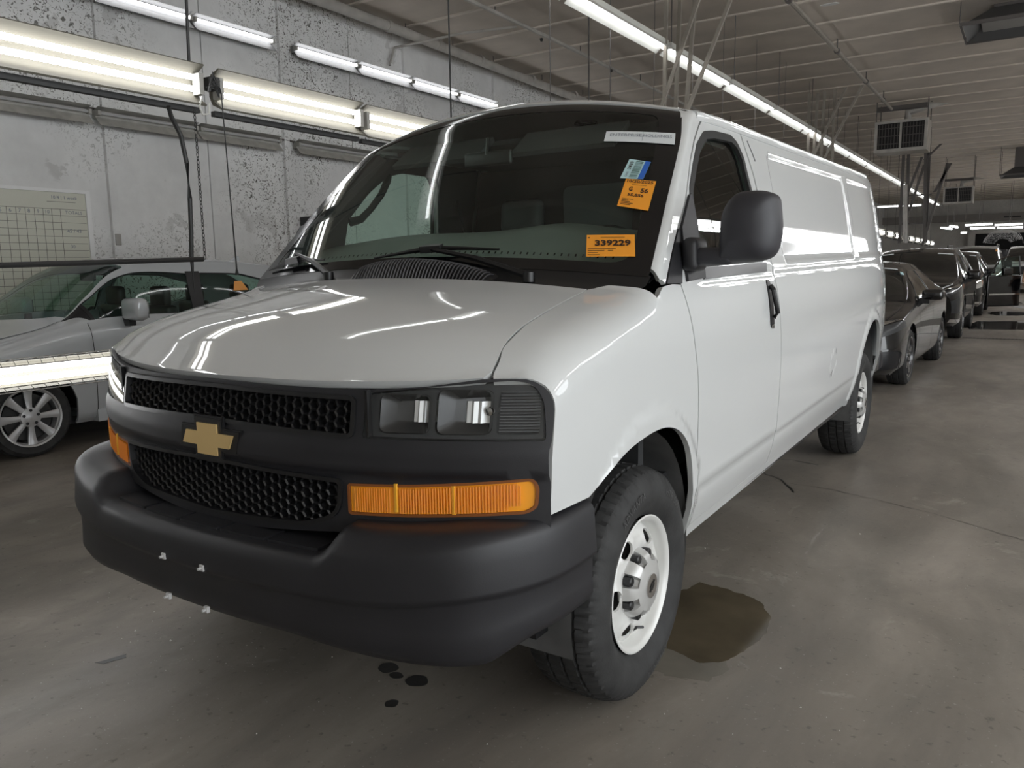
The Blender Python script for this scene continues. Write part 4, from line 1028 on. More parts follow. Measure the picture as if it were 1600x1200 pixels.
ptext(fn, '55,856', .48, .43, .12, .52, p3, M['ink'], bold=.025)
pline(fn, .25,.75,.79,.010,p3,M['ink']); pline(fn,.08,.45,.28,.012,p3,M['ink'])
for k_, (u1, vv) in enumerate(((.20,.23),(.26,.18),(.38,.13),(.30,.08))): pline(fn,.08,u1+.1,vv,.022,p3,M['ink'],'small_print')
p4, fn = paper([(.743,.182),(.917,.198),(.939,.090),(.768,.074)], M['sticker_orange'], 'orange_number_label')
ptext(fn, '339229', .55, .60, .28, .74, p4, M['ink'], bold=.035)
pline(fn,.30,.80,.86,.018,p4,M['ink']); 
for k_, (u0,u1,vv) in enumerate(((.03,.62,.33),(.03,.38,.25),(.45,.56,.25),(.03,.24,.15),(.03,.28,.06))): pline(fn,u0,u1,vv,.022,p4,M['ink'],'small_print')
pline(fn,.03,.07,.83,.05,p4,M['ink'],'corner_mark')
# ================================================================ OTHER VEHICLES
M['silver_paint'] = mat('silver_car_paint', (.52,.545,.57), .35, .15, 1.0)
M['black_paint'] = mat('black_car_paint', (.003,.003,.004), .25, 0, .7)
M['pearl_paint'] = mat('light_silver_paint', (.45,.45,.45), .35, .2, 1.0)
M['white_gloss'] = mat('white_gloss_paint', (.75,.75,.76), .4, 0, 1.0)
M['alloy'] = mat('alloy_wheel', (.55,.55,.56), .3, .4, .3)
M['black_alloy'] = mat('dark_alloy_wheel', (.10,.10,.105), .25, .6, .5)
M['car_glass'] = glass('green_car_glass', (.60,.76,.70), 0, 1.5)
M['dark_glass'] = mat('dark_car_glass', (.004,.005,.005), .03, 0, 1.0)
M['car_black'] = mat('car_black_trim', (.015,.015,.017), .35)
M['tail_red'] = mat('red_lens', (.4,.01,.01), .2)
CAR_TYRE = {}
def car_wheel(par, x, y, s, r, w, spokes, rimmat, full=True):
    key = (r, w, spokes, rimmat.name, s)
    if key in CAR_TYRE:
        wh = link('wheel', CAR_TYRE[key][0], None, par); wh.location = (x, y, r)
        for nm, me in CAR_TYRE[key][1]: link(nm, me, None, wh)
        return wh
    rec = []; R_ = r*.735
    rm = MB().lathe([(s*a,q) for a,q in [(-w+.02,R_-.02),(-.03,R_-.025),(-.012,R_-.012),(-.004,R_),(.001,R_-.002),(-.004,R_-.014),(-.02,R_-.02)]], 'x', (0,0,0), 64).mesh('wheel'); rm.materials.append(rimmat)
    wh = link('wheel', rm, None, par); wh.location = (x, y, r)
    def put(mb, name, m, sharp=.6):
        me = mb.mesh(name, sharp); me.materials.append(m); link(name, me, None, wh); rec.append((name, me))
    R_ = r*.735
    prof = [(-w+.01,R_),(-w,R_+.03),(-w+.005,r-.03),(-w+.02,r-.006),(-w*.68,r),(-w*.66,r-.008),(-w*.62,r-.008),(-w*.60,r),(-w*.4,r),(-w*.38,r-.008),(-w*.34,r-.008),(-w*.32,r),(-.02,r-.006),(-.004,r-.03),(.004,R_+.05),(.0,R_+.02),(-.008,R_)]
    put(MB().lathe([(s*a,q) for a,q in prof], 'x', (0,0,0), 72, fn=lambda j,k,rr: rr-.005 if (3 <= j <= 4 or 11 <= j <= 12) and k % 2 else rr), 'tyre', M['rubber'])
    sp = MB()
    for k in range(spokes):
        a = 2*math.pi*k/spokes+math.pi/2; c, d = math.cos(a), math.sin(a)
        def P(rr, t, ax): return (s*ax, rr*c-t*d, rr*d+t*c)
        w0, w1 = R_*.085*8/spokes, R_*.155*8/spokes
        vs = []
        for rr, hw, ax in ((R_*.12,w0,-.010),(R_*.35,w0,-.016),(R_*.7,w1*.75,-.020),(R_*.96,w1,-.012)):
            vs += [P(rr,-hw,ax-.022),P(rr,-hw,ax-.004),P(rr,-hw*.55,ax+.002),P(rr,hw*.55,ax+.002),P(rr,hw,ax-.004),P(rr,hw,ax-.022)]
        sp.add(vs, [(i*6+j,i*6+j+1,(i+1)*6+j+1,(i+1)*6+j) for i in range(3) for j in range(5)])
        if full: put(sp, 'spoke', rimmat); sp = MB()
    if not full: put(sp, 'spokes', rimmat)
    put(MB().lathe([(s*-.035,R_*.34),(s*-.010,R_*.32),(s*-.006,R_*.2),(s*-.002,R_*.14),(s*.0,0)], 'x', (0,0,0), 28), 'hub', rimmat)
    put(MB().lathe([(s*-.07,0),(s*-.07,R_*.78),(s*-.06,R_*.80)], 'x', (0,0,0), 32), 'brake_disc', M['dark_metal'])
    if full:
        for k in range(5):
            a = 2*math.pi*k/5+math.pi/2; put(MB().lathe([(s*-.01,.012),(s*-.002,.012),(s*.001,.0)], 'x', (0,R_*.235*math.cos(a),R_*.235*math.sin(a)), 10), 'lug_nut', M['car_black'])
    CAR_TYRE[key] = (rm, rec)
    return wh

class Car:
    def __init__(c, root, T, paint):
        c.root = root; c.T = T; c.paint = paint; c.L = T['L']
        c.W = pchip(*zip(*T['W'])); c.H = pchip(*zip(*T['H'])); c.zb = pchip(*zip(*T['zb'])); c.Wr = pchip(*zip(*T['Wr'])); c.zl = pchip(*zip(*T['zl'])); c.cr = pchip(*zip(*T['cr']))
    def ctrl(c, y):
        W, H, zb, Wr, zl, cr = c.W(y), c.H(y), c.zb(y), c.Wr(y), c.zl(y), c.cr(y)
        zb = np.minimum(zb, H-.02); h = H-zb; k = np.clip(h/.25, 0, 1)
        X = [W-.09, W-.025, W, W-.004, W-.035, (W-.05)*.5+Wr*.5+.012, Wr+.015*k, Wr-.09, 0*W]
        Z = [zl, zl+.09, zl+.48*(zb-zl), zb-.12, zb, zb+h*.52, H-.045*k-.006, H, H+cr]
        return np.stack(X), np.stack(Z)
    def F(c, u, v):
        u = np.asarray(u,float); v = np.clip(np.asarray(v,float), 0, 8); X, Z = c.ctrl(u)
        i = np.clip(np.floor(v).astype(int), 0, 7); t = v-i; idx = np.arange(len(u))
        def g(A, k):
            k2 = np.where(k > 8, 16-k, k); sign = np.where((k > 8) & (A is X), -1, 1)
            k3 = np.maximum(k2, 0); r = A[k3, idx]*sign
            return np.where(k < 0, 2*A[0, idx]-A[1, idx], r)
        def cr(A):
            a, b, d, e = g(A,i-1), g(A,i), g(A,i+1), g(A,i+2)
            return .5*(2*b+(d-a)*t+(2*a-5*b+4*d-e)*t*t+(3*b-a-3*d+e)*t**3)
        x = cr(X); z = cr(Z); W = c.W(u)
        y = u+c.T.get('shear',.16)*((x/np.maximum(W,.1))**2-1)*np.where(v > 4, 1, np.clip(z-.2,0,.6)/.6)*(1-smooth(u, c.T['roof0'], c.T['roof0']+1.2))+c.T.get('rshear',.12)*(1-(x/np.maximum(W,.1))**2)*smooth(u, c.L-1.2, c.L-.2)
        return np.stack([x, y, z], 1)
    def vz(c, y, z):
        vv = np.linspace(0, 6, 241); P = c.F(np.full(241, float(y)), vv); return float(np.interp(z, P[:,2], vv))
    def conv(c, P): return [(y, c.vz(y, z)) for y, z in P]
    def put(c, name, poly, m, parent=None, **kw):
        kw.setdefault('sv', .22); kw.setdefault('step', .07); kw.setdefault('thick', .01)
        a = patch(name, c.F, poly, m, parent or c.root, **kw); b = patch(name, c.F, poly, m, parent or c.root, mirror=True, **kw); return a, b
    def seam(c, name, pts, w=.006):
        """thin dark gap drawn as a sunk ribbon along (y,z) points"""
        g = MB(); P = [c.F(np.array([y]), np.array([v]))[0] for y, v in pts]
        for s in (1,-1):
            vs = []
            for i, p in enumerate(P):
                d = P[min(i+1,len(P)-1)]-P[max(i-1,0)]; d /= np.linalg.norm(d)+1e-9; y, v = pts[i]
                n = np.cross(c.F(np.array([y+.01]),np.array([v]))[0]-p, c.F(np.array([y]),np.array([v+.05]))[0]-p); n /= np.linalg.norm(n)+1e-9
                q = np.cross(d, n)*w/2; a = p+n*.0025
                for e in (a+q, a-q): vs.append((s*e[0], e[1], e[2]))
            g.add(vs, [(2*i,2*i+1,2*i+3,2*i+2) for i in range(len(P)-1)])
        g.build(name, M['seal'], c.root)
    def arch(c, cy, r, cz):
        return [(cy+r*math.cos(a), cz+r*math.sin(a)) for a in np.linspace(math.pi, 0, 15)]
    def build(c, windows=True, glassm=None, rr=.32):
        T = c.T; L = c.L; gm = glassm or M['car_glass']; open_ = gm.name == 'green_car_glass'
        f0 = 0.0
        zbot = .0
        lo = [(.02,.02)]
        for cy in (T['ax'][0], T['ax'][1]):
            A = [(y, c.vz(y, max(z, float(c.zl(y))+.002))) for y, z in c.arch(cy, rr+.055, rr+.01)]
            A[0] = (A[0][0], .02); A[-1] = (A[-1][0], .02); lo += A
        lo += [(L-.02,.02)]
        ws = T['ws']; rw = T['rw']          # (y base centre, y base side, y top side, y top centre)
        va, vb = 6.35, 6.35
        up = [(L-.02, 8)]+[(rw[3],8),(rw[2],va+.5),(rw[2],va),(rw[1],vb)]
        up = [(L-.02,8),(rw[0],8),(rw[1],7.0),(rw[1],va),(rw[2],va),(rw[3],8),(ws[3],8),(ws[2],va),(ws[1],va),(ws[1],7.0),(ws[0],8),(.02,8)]
        wins = [c.conv(w) if not isinstance(w, dict) else w['p'] for w in T['win']] if windows else []
        wins = [roundpoly(w, .03, 3, ) for w in wins]
        b = c.put('body', lo+up, c.paint, holes=wins if open_ else [], step=.06, bstep=.05, thick=.02)
        wsp_ = [(ws[0],8),(ws[1],7.0),(ws[1],va),(ws[2],va),(ws[3],8)]
        rwp = [(rw[0],8),(rw[1],7.0),(rw[1],va),(rw[2],va),(rw[3],8)]
        c.put('windshield', wsp_, gm, step=.08, thick=0, off=0 if not open_ else -.004); c.put('rear_window', rwp, gm, step=.09, thick=0, off=-.004)
        for w in wins:
            c.put('side_window', ringpoly(w, .002), gm, step=.09, thick=0, off=-.006 if open_ else .003)
            c.put('window_trim', ringpoly(w, .012) if True else w, M['car_black'], holes=[ringpoly(w, -.012)], step=.05, thick=.01, off=.004)
        # ends
        for y, nm in ((.02,'front_panel'),(L-.02,'tail_panel')):
            P = c.F(np.full(25, y), np.linspace(.02, 8, 25)); vs = [tuple(p) for p in P]+[(-p[0],p[1],p[2]) for p in P[::-1]]
            MB().add(vs, [tuple(range(len(vs)))]).build(nm, c.paint if nm == 'front_panel' else c.paint, c.root)
        # dark floor pan and wheel wells
        hw = float(c.W(L/2)); zl = float(c.zl(L/2))
        MB().box((-hw+.12,.25,zl),(hw-.12,L-.25,zl+.06)).build('underbody', M['car_black'], c.root)
        for cy in T['ax']:
            for s in (1,-1):
                n = 12; vs = []
                for i in range(n+1):
                    a = math.pi*i/n
                    for x in (hw-.03, hw-.30): vs.append((s*x, cy+(rr+.06)*math.cos(a), rr+.01+(rr+.06)*math.sin(a)))
                wl_ = MB().add(vs, [(2*i,2*i+1,2*i+3,2*i+2) for i in range(n)], True); wl_.add([(s*(hw-.3),cy-rr-.06,zl),(s*(hw-.3),cy+rr+.06,zl),(s*(hw-.3),cy+rr+.06,rr*2.1),(s*(hw-.3),cy-rr-.06,rr*2.1)], [(0,1,2,3)]); wl_.build('wheel_well', M['car_black'], c.root)
    def wheels(c, r, w, spokes, rimmat, full=True, hw=None):
        for cy in c.T['ax']:
            for s in (1,-1): car_wheel(c.root, s*(hw or float(c.W(cy))-.012), cy, s, r, w, spokes, rimmat, full)
    def overlay(c, name, P, m, off=.004, step=.06, thick=.008, parent=None, conv=True):
        return c.put(name, c.conv(P) if conv else P, m, parent, off=off, step=step, thick=thick)
    def mirrors(c, y, z, m, size=(.11,.07,.09)):
        for s in (1,-1):
            x = float(c.F(np.array([y]), np.array([c.vz(y, z)]))[0][0])
            o = MB().box((s*(x+.13)-size[0], y-.05, z-.02),(s*(x+.13)+size[0], y+size[1], z+size[2]*1.3), bev=.045).build('side_mirror', m, c.root, sharp=1.5)
            MB().obox((s*(x+.04), y, z-.03), (.06,0,0), (0,.03,0), (0,0,.035)).build('mirror_stalk', M['car_black'], o)
            MB().box((s*(x+.13)-size[0]*.8, y+size[1]-.002, z-.0),(s*(x+.13)+size[0]*.8, y+size[1]+.003, z+size[2]*1.05)).build('mirror_glass', M['chrome'], o)
    def seats(c, ys, zseat=.55, top=1.18):
        hw = float(c.W(2.5))
        for y in ys:
            for s in (1,-1):
                o = MB().box((s*.38-.24, y-.45, zseat-.15),(s*.38+.24, y, zseat+.08), bev=.05).build('seat', M['car_black'], c.root)
                MB().box((s*.38-.22, y-.02, zseat),(s*.38+.22, y+.12, top-.12), bev=.05).build('seat_back', M['car_black'], o)
                MB().box((s*.38-.13, y+.02, top-.14),(s*.38+.13, y+.11, top+.06), bev=.04).build('headrest', M['car_black'], o)
    def dash(c, y0, y1, z):
        hw = float(c.W(y1))-.12
        MB().box((-hw, y0, z-.35),(hw, y1, z), bev=.04).build('dashboard', M['car_black'], c.root)
        sw = MB(); cc = Vector((.38, y1+.10, z-.01)); r = .18
        sw.tube([cc+Vector((r*math.cos(t), .35*r*math.sin(t), .93*r*math.sin(t))) for t in np.linspace(0,2*math.pi,21)], .014, 6, cap=False); sw.tube([cc-Vector((r,0,0)), cc+Vector((r,0,0))], .014, 6); sw.tube([cc, cc-Vector((0,.12,.04))], .03, 6)
        sw.build('steering_wheel', M['car_black'], c.root)

# ---- silver hatchback by the left wall
silver = empty('silver_hatchback', (-5.37,.35,0), 0, 'silver hatchback with multi spoke alloy wheels parked by the left wall', 'car')
TS_ = dict(L=4.5, roof0=2.0, shear=.20, W=[(0,.60),(.12,.72),(.35,.83),(.7,.875),(1.2,.885),(3.4,.885),(4.0,.86),(4.35,.78),(4.5,.68)],
    H=[(0,.60),(.08,.70),(.3,.80),(.6,.885),(.9,.95),(1.15,1.0),(1.30,1.05),(1.6,1.26),(1.9,1.45),(2.1,1.515),(2.4,1.54),(2.85,1.545),(3.4,1.51),(3.9,1.42),(4.15,1.25),(4.35,1.02),(4.5,.85)],
    zb=[(0,.58),(.5,.80),(1.0,.93),(1.3,1.0),(1.6,1.03),(2.5,1.05),(3.5,1.10),(4.1,1.12),(4.5,.83)],
    Wr=[(0,.45),(.3,.65),(.8,.74),(1.3,.77),(1.6,.70),(2.0,.62),(2.8,.62),(3.6,.60),(4.1,.62),(4.5,.5)],
    zl=[(0,.25),(.4,.20),(4.1,.20),(4.5,.30)], cr=[(0,.03),(1.3,.035),(2.2,.035),(4.5,.03)],
    ws=(1.20,1.36,2.02,2.06), rw=(4.22,4.18,3.72,3.66), ax=(.93,3.63),
    win=[[(1.33,1.055),(1.50,1.045),(2.46,1.06),(2.55,1.41),(2.15,1.43),(1.85,1.36),(1.55,1.19)], [(2.56,1.065),(3.35,1.10),(3.62,1.16),(3.45,1.32),(3.1,1.40),(2.66,1.415)]])
C1 = Car(silver, TS_, M['silver_paint']); C1.build(rr=.32); C1.wheels(.32,.20,8,M['alloy'])
C1.mirrors(1.78, 1.045, M['silver_paint'], (.13,.07,.13)); C1.seats((2.35,3.25), .55, 1.24); C1.dash(1.2,1.62,.98)
C1.overlay('mirror_sail', [(1.32,1.05),(1.50,1.045),(1.50,1.17)], M['car_black'], .006)
C1.overlay('window_post', [(1.50,1.045),(1.53,1.045),(1.53,1.205),(1.50,1.19)], M['car_black'], .010)
C1.overlay('b_pillar', [(2.45,1.055),(2.57,1.06),(2.67,1.43),(2.54,1.43)], M['car_black'], .007)
C1.seam('door_gap', [(1.46, C1.vz(1.46,z)) for z in np.linspace(1.02,.30,14)]); C1.seam('door_gap', [(2.51, C1.vz(2.51,z)) for z in np.linspace(1.04,.28,14)])
C1.seam('hood_gap', [(y, v) for y, v in zip(np.linspace(.12,1.30,14), np.linspace(6.2,6.55,14))])
C1.overlay('headlight', [(.10,.56),(.62,.72),(.60,.76),(.12,.66)], M['dark_glass'], .006)
MB().box((-.12,1.93,1.36),(.12,1.96,1.43), bev=.012).build('interior_mirror', M['car_black'], silver)
MB().prism([(0,0),(.14,0),(.12,.06),(.09,.055)], -.012, .012, lambda a,b,h: (h, 3.50+a, 1.535+b)).build('roof_fin', M['silver_paint'], silver)
MB().box((-.875,1.45,.20),(.875,3.2,.30)).build('sill', M['silver_paint'], silver)
for s in (1,-1): MB().box((s*.885-.01 if s>0 else -.885-.012,1.9,.80),(s*.885+.022 if s>0 else -.885+.01,2.08,.825), bev=.008).build('door_handle', M['silver_paint'], silver)
M['orange_tag'] = mat('orange_stock_tag', (.85,.38,.10), .6)
patch('orange_window_tag', C1.F, C1.conv([(2.95,1.24),(3.12,1.24),(3.08,1.33),(3.0,1.33)]), M['orange_tag'], silver, step=.06, sv=.22, thick=0, off=.004)

# ---- black sedan behind the van
sedan = empty('black_sedan', (-.075,7.52,0), math.radians(-1.6), 'black sedan with dark alloy wheels parked right behind the white van', 'car')
TC = dict(L=4.63, roof0=2.1, shear=.22, W=[(0,.66),(.10,.78),(.30,.87),(.6,.895),(3.8,.90),(4.3,.84),(4.63,.70)],
    H=[(0,.62),(.05,.70),(.25,.78),(.6,.84),(1.0,.895),(1.25,.94),(1.35,.985),(1.7,1.18),(2.0,1.32),(2.25,1.385),(2.7,1.405),(3.2,1.37),(3.6,1.26),(3.95,1.10),(4.1,1.06),(4.5,1.02),(4.63,.95)],
    zb=[(0,.58),(.5,.78),(1.0,.86),(1.35,.91),(2.0,.95),(3.4,.99),(4.1,1.0),(4.63,.9)],
    Wr=[(0,.5),(.3,.70),(.9,.76),(1.35,.76),(1.7,.70),(2.2,.58),(3.0,.58),(3.6,.60),(4.1,.70),(4.63,.55)],
    zl=[(0,.20),(.4,.18),(4.2,.18),(4.63,.30)], cr=[(0,.03),(1.3,.035),(2.2,.035),(4.63,.02)],
    ws=(1.25,1.42,2.12,2.16), rw=(3.98,3.92,3.30,3.26), ax=(.90,3.63),
    win=[[(1.55,.975),(2.48,.985),(2.48,1.30),(2.2,1.30),(1.9,1.20)], [(2.56,.985),(3.45,1.02),(3.3,1.17),(3.0,1.28),(2.56,1.30)]])
C2 = Car(sedan, TC, M['black_paint']); C2.build(glassm=M['dark_glass'], rr=.325); C2.wheels(.325,.215,5,M['black_alloy'])
C2.mirrors(1.72,.965, M['black_paint'], (.12,.07,.085))
C2.overlay('chrome_line', [(1.50,.955),(3.5,.995),(3.5,1.01),(1.50,.97)], M['chrome'], .006)
C2.overlay('headlight', [(.03,.60),(.50,.70),(.50,.76),(.30,.745),(.03,.69)], M['lamp_house'], .008, .04)
C2.overlay('headlight_bar', [(.02,.70),(.30,.755),(.50,.765),(.50,.775),(.30,.77),(.02,.712)], M['chrome'], .010, .04)
C2.overlay('fog_recess', [(.0+.03,.25),(.30,.26),(.30,.45),(.03,.47)], M['car_black'], .004, .04)
C2.overlay('fog_rim', [(.03,.455),(.29,.435),(.31,.26),(.33,.26),(.31,.45),(.03,.475)], M['black_paint'], .016, .04)
C2.seam('hood_gap', [(y, v) for y, v in zip(np.linspace(.10,1.35,12), np.linspace(5.9,6.3,12))]); C2.seam('door_gap', [(1.42, C2.vz(1.42,z)) for z in np.linspace(.92,.28,12)]); C2.seam('door_gap', [(2.52, C2.vz(2.52,z)) for z in np.linspace(.95,.25,12)])
MB().box((-.55,-.215,.22),(.55,-.19,.50), bev=.01).build('grille', M['car_black'], sedan); MB().box((-.55,-.20,.56),(.55,-.17,.66), bev=.01).build('upper_grille', M['car_black'], sedan)
C2.put('banner_sticker', [(1.98,6.9),(2.02,6.9),(2.02,7.4),(1.98,7.4)], M['sticker_white'], off=.006, thick=0); C2.put('square_sticker', [(1.86,6.6),(1.93,6.6),(1.93,6.85),(1.86,6.85)], M['sticker_cyan'], off=.006, thick=0)

# ---- black sport utility behind the sedan
suv = empty('black_suv', (0,14.05,0), 0, 'black sport utility vehicle parked between the black sedan and the pickup', 'car')
TU = dict(L=4.7, roof0=1.9, shear=.16, W=[(0,.78),(.08,.86),(.3,.93),(.6,.945),(4.2,.945),(4.7,.85)],
    H=[(0,.80),(.05,.95),(.25,1.02),(.8,1.07),(1.15,1.10),(1.3,1.16),(1.7,1.45),(1.95,1.58),(2.3,1.64),(3.2,1.66),(4.0,1.62),(4.4,1.45),(4.7,1.05)],
    zb=[(0,.75),(.5,.98),(1.2,1.03),(2,1.06),(4.3,1.12),(4.7,1.0)], Wr=[(0,.6),(.3,.78),(1.2,.80),(1.6,.74),(2.0,.66),(4.0,.64),(4.7,.62)],
    zl=[(0,.30),(.4,.26),(4.3,.26),(4.7,.35)], cr=[(0,.02),(1.3,.03),(4.7,.02)], ws=(1.18,1.32,1.95,1.98), rw=(4.5,4.48,4.2,4.18), ax=(.95,3.65),
    win=[[(1.5,1.10),(2.5,1.11),(2.5,1.53),(2.1,1.53),(1.8,1.40)], [(2.6,1.11),(3.5,1.13),(3.5,1.53),(2.6,1.54)]])
C3 = Car(suv, TU, M['black_paint']); C3.build(glassm=M['dark_glass'], rr=.365); C3.wheels(.365,.235,5,M['black_alloy'],False)
C3.mirrors(1.65,1.08, M['black_paint'], (.11,.08,.12)); C3.overlay('headlight', [(.02,.86),(.45,.96),(.43,1.0),(.02,.95)], M['chrome'], .006); C3.overlay('lower_trim', [(.02,.34),(.4,.34),(.4,.40),(.02,.40)], M['chrome'], .006)
C3.overlay('fog_lamp', [(.02,.5),(.22,.5),(.22,.78),(.02,.72)], M['lamp_house'], .006)
MB().box((-.6,-.16,.50),(.6,-.13,.85), bev=.01).build('grille', M['car_black'], suv)
for a, z in ((7.0,'sticker'),): C3.put('banner_sticker', [(1.84,6.7),(1.88,6.7),(1.88,7.4),(1.84,7.4)], M['sticker_white'], off=.006, thick=0)

# ---- black pickup with its door open
pick = empty('black_crossover', (-.0,21.15,0), 0, 'black crossover with chrome headlights and open driver door behind the sport utility', 'car')
TP = dict(L=5.7, roof0=2.1, shear=.12, W=[(0,.90),(.1,.96),(.4,1.0),(5.4,1.0),(5.7,.97)],
    H=[(0,1.0),(.05,1.12),(.3,1.17),(1.3,1.20),(1.45,1.25),(1.9,1.62),(2.15,1.78),(2.5,1.84),(3.6,1.84),(3.95,1.78),(4.05,1.30),(4.2,1.28),(5.7,1.28)],
    zb=[(0,.95),(.5,1.12),(2,1.15),(5.7,1.2)], Wr=[(0,.7),(.3,.84),(1.4,.85),(2.1,.72),(3.8,.70),(4.1,.88),(5.7,.88)],
    zl=[(0,.42),(5.7,.42)], cr=[(0,.02),(2,.03),(5.7,.01)], ws=(1.35,1.48,2.1,2.13), rw=(4.02,4.01,3.90,3.9), ax=(1.0,4.6),
    win=[[(1.75,1.22),(2.7,1.22),(2.7,1.68),(2.2,1.68)], [(2.8,1.22),(3.7,1.22),(3.7,1.68),(2.8,1.68)]])
C4 = Car(pick, TU, M['black_paint']); C4.build(glassm=M['dark_glass'], rr=.35); C4.wheels(.35,.23,6,M['black_alloy'],False)
C4.mirrors(1.65,1.08, M['black_paint'], (.10,.07,.10)); C4.overlay('headlight', [(.02,.72),(.35,.76),(.35,.92),(.02,.90)], M['chrome'], .008); C4.overlay('lower_trim', [(.02,.34),(.4,.34),(.4,.39),(.02,.39)], M['chrome'], .006)
MB().box((-.6,-.16,.50),(.6,-.13,.85), bev=.01).build('grille', M['car_black'], pick)
C4.put('banner_sticker', [(1.84,6.7),(1.88,6.7),(1.88,7.2),(1.84,7.2)], M['sticker_white'], off=.006, thick=0)
dr = MB().box((0,-.04,-.72),(.98,.04,.10), bev=.03).build('open_door', M['black_paint'], pick); dr.location = (.96,1.50,.92); dr.rotation_euler = (0,0,math.radians(42))
fr = MB().tube([(.05,0,.08),(.34,0,.52),(.62,0,.60),(.90,0,.60),(.97,0,.10)], .022, 6).build('door_window_frame', M['black_paint'], dr)
MB().add([(.08,0,.1),(.34,0,.5),(.62,0,.58),(.88,0,.58),(.94,0,.1)], [(0,1,2,3,4)]).build('door_pane', M['car_glass'], dr)
MB().box((.35,-.16,.10),(.62,-.05,.30), bev=.03).build('door_mirror', M['black_paint'], dr); MB().box((.05,-.046,-.42),(.93,-.038,-.38)).build('chrome_strip', M['chrome'], dr)

# ---- light silver sport utility with roof rails
wsuv = empty('silver_suv', (.22,26.25,0), 0, 'light silver sport utility vehicle with roof rails behind the open crossover door', 'car')
TW = dict(L=5.0, roof0=2.0, shear=.14, W=[(0,.86),(.1,.93),(.4,.98),(4.6,.98),(5.0,.93)],
    H=[(0,.95),(.06,1.08),(.3,1.14),(1.2,1.20),(1.35,1.26),(1.8,1.62),(2.05,1.78),(2.4,1.86),(4.2,1.86),(4.7,1.75),(5.0,1.2)],
    zb=[(0,.9),(.5,1.08),(2,1.14),(4.7,1.18),(5,1.1)], Wr=[(0,.7),(.3,.82),(1.3,.84),(2.0,.74),(4.5,.72),(5,.7)],
    zl=[(0,.32),(5.0,.32)], cr=[(0,.02),(2,.03),(5,.02)], ws=(1.26,1.38,2.02,2.05), rw=(4.9,4.88,4.7,4.68), ax=(1.0,3.9),
    win=[[(1.6,1.20),(2.6,1.21),(2.6,1.70),(2.15,1.70)], [(2.7,1.21),(3.7,1.22),(3.7,1.70),(2.7,1.71)], [(3.8,1.22),(4.5,1.23),(4.4,1.68),(3.8,1.69)]])
C5 = Car(wsuv, TW, M['pearl_paint']); C5.build(glassm=M['dark_glass'], rr=.40); C5.wheels(.40,.26,6,M['alloy'],False); C5.mirrors(1.8,1.22, M['car_black'], (.12,.09,.14))
for s in (1,-1): MB().tube([(s*.70,2.3,1.86),(s*.70,2.4,1.93),(s*.70,4.3,1.93),(s*.70,4.4,1.86)], .018, 6).build('roof_rail', M['car_black'], wsuv)
MB().box((-.6,-.14,.62),(.6,-.11,.98), bev=.02).build('grille', M['car_black'], wsuv); C5.overlay('headlight', [(.03,.88),(.4,.96),(.4,1.04),(.03,1.02)], M['chrome'], .008)
C5.put('orange_window_tag', [(1.9,6.55),(2.0,6.55),(2.0,6.9),(1.9,6.9)], M['orange_tag'], off=.006, thick=0)

# ---- white pickup at the far right
wp = empty('white_pickup', (1.75,38.5,0), 0, 'white pickup with large dark mirror far back at the right edge', 'truck')
TX = dict(TP); TX['H'] = [(0,1.05),(.05,1.2),(.3,1.25),(1.3,1.29),(1.45,1.34),(1.9,1.75),(2.15,1.92),(2.5,2.0),(3.6,2.0),(3.95,1.93),(4.05,1.42),(4.2,1.40),(5.7,1.40)]; TX['zb'] = [(0,1.0),(.5,1.18),(2,1.24),(5.7,1.28)]
TX['win'] = [[(1.75,1.30),(2.7,1.30),(2.7,1.82),(2.2,1.82)], [(2.8,1.30),(3.7,1.30),(3.7,1.82),(2.8,1.82)]]
C6 = Car(wp, TX, M['white_gloss']); C6.build(glassm=M['dark_glass'], rr=.42); C6.wheels(.42,.27,6,M['alloy'],False); C6.mirrors(1.9,1.45, M['car_black'], (.20,.10,.34))
MB().box((-.62,-.13,.80),(.62,-.09,1.14), bev=.02).build('grille', M['car_black'], wp); MB().box((-.95,-.16,.50),(.95,-.04,.70), bev=.03).build('bumper', M['white_gloss'], wp)
# ================================================================ PIPES, STRUTS, HEATERS, HANGING GEAR
def tubeobj(name, pts, r, m, label, cat, group=None, n=8, parent=None):
    o = MB().tube(pts, r, n).build(name, m, parent); return tag(o, label, cat, group) if label else o
# large pipe along the top of the left wall, with hangers and couplings
pp = empty('wall_pipe', (0,0,0), 0, 'large painted pipe running along the top of the left wall', 'pipe')
MB().tube([(-6.45,-6,5.09),(-6.45,6.81,5.08),(-6.45,13.91,4.98),(-6.45,40,4.95)], .075, 12).build('pipe_run', M['pipe'], pp)
for y in (3.0,5.4,7.8,9.0,10.2,11.9,13.6,16,19,22):
    MB().lathe([(-.04,.09),(.04,.09)], 'y', (-6.45,y,5.075-.008*max(0,y-6.8)), 12, close=True).build('coupling', M['pipe'], pp)
    MB().tube([(-6.45,y+.4,5.10),(-6.45,y+.4,CZ)], .008, 6).build('hanger', M['pipe_dark'], pp)
pm_ = empty('sprinkler_pipe', (0,0,0), 0, 'thin sprinkler pipe under the ceiling left of the long lamp row', 'pipe')
MB().tube([(-4.78,3,5.10),(-4.78,9.57,5.06),(-4.95,16.26,5.05),(-5.1,30,5.05)], .032, 8).build('pipe_run', M['pipe'], pm_)
for y in (8.3,10.9,13.4,16,19): MB().tube([(-4.83,y,5.06),(-4.83,y,CZ)], .008, 6).build('hanger', M['pipe_dark'], pm_)
for y in (9.6,12.1,14.6): MB().lathe([(-.05,.02),(-.01,.03),(.0,.012)], 'z', (-4.83,y,5.03), 8).build('sprinkler_head', M['dark_metal'], pm_)
pb = empty('branch_pipe', (0,0,0), 0, 'thin branch pipe crossing the ceiling from the left wall, near its corner', 'pipe')
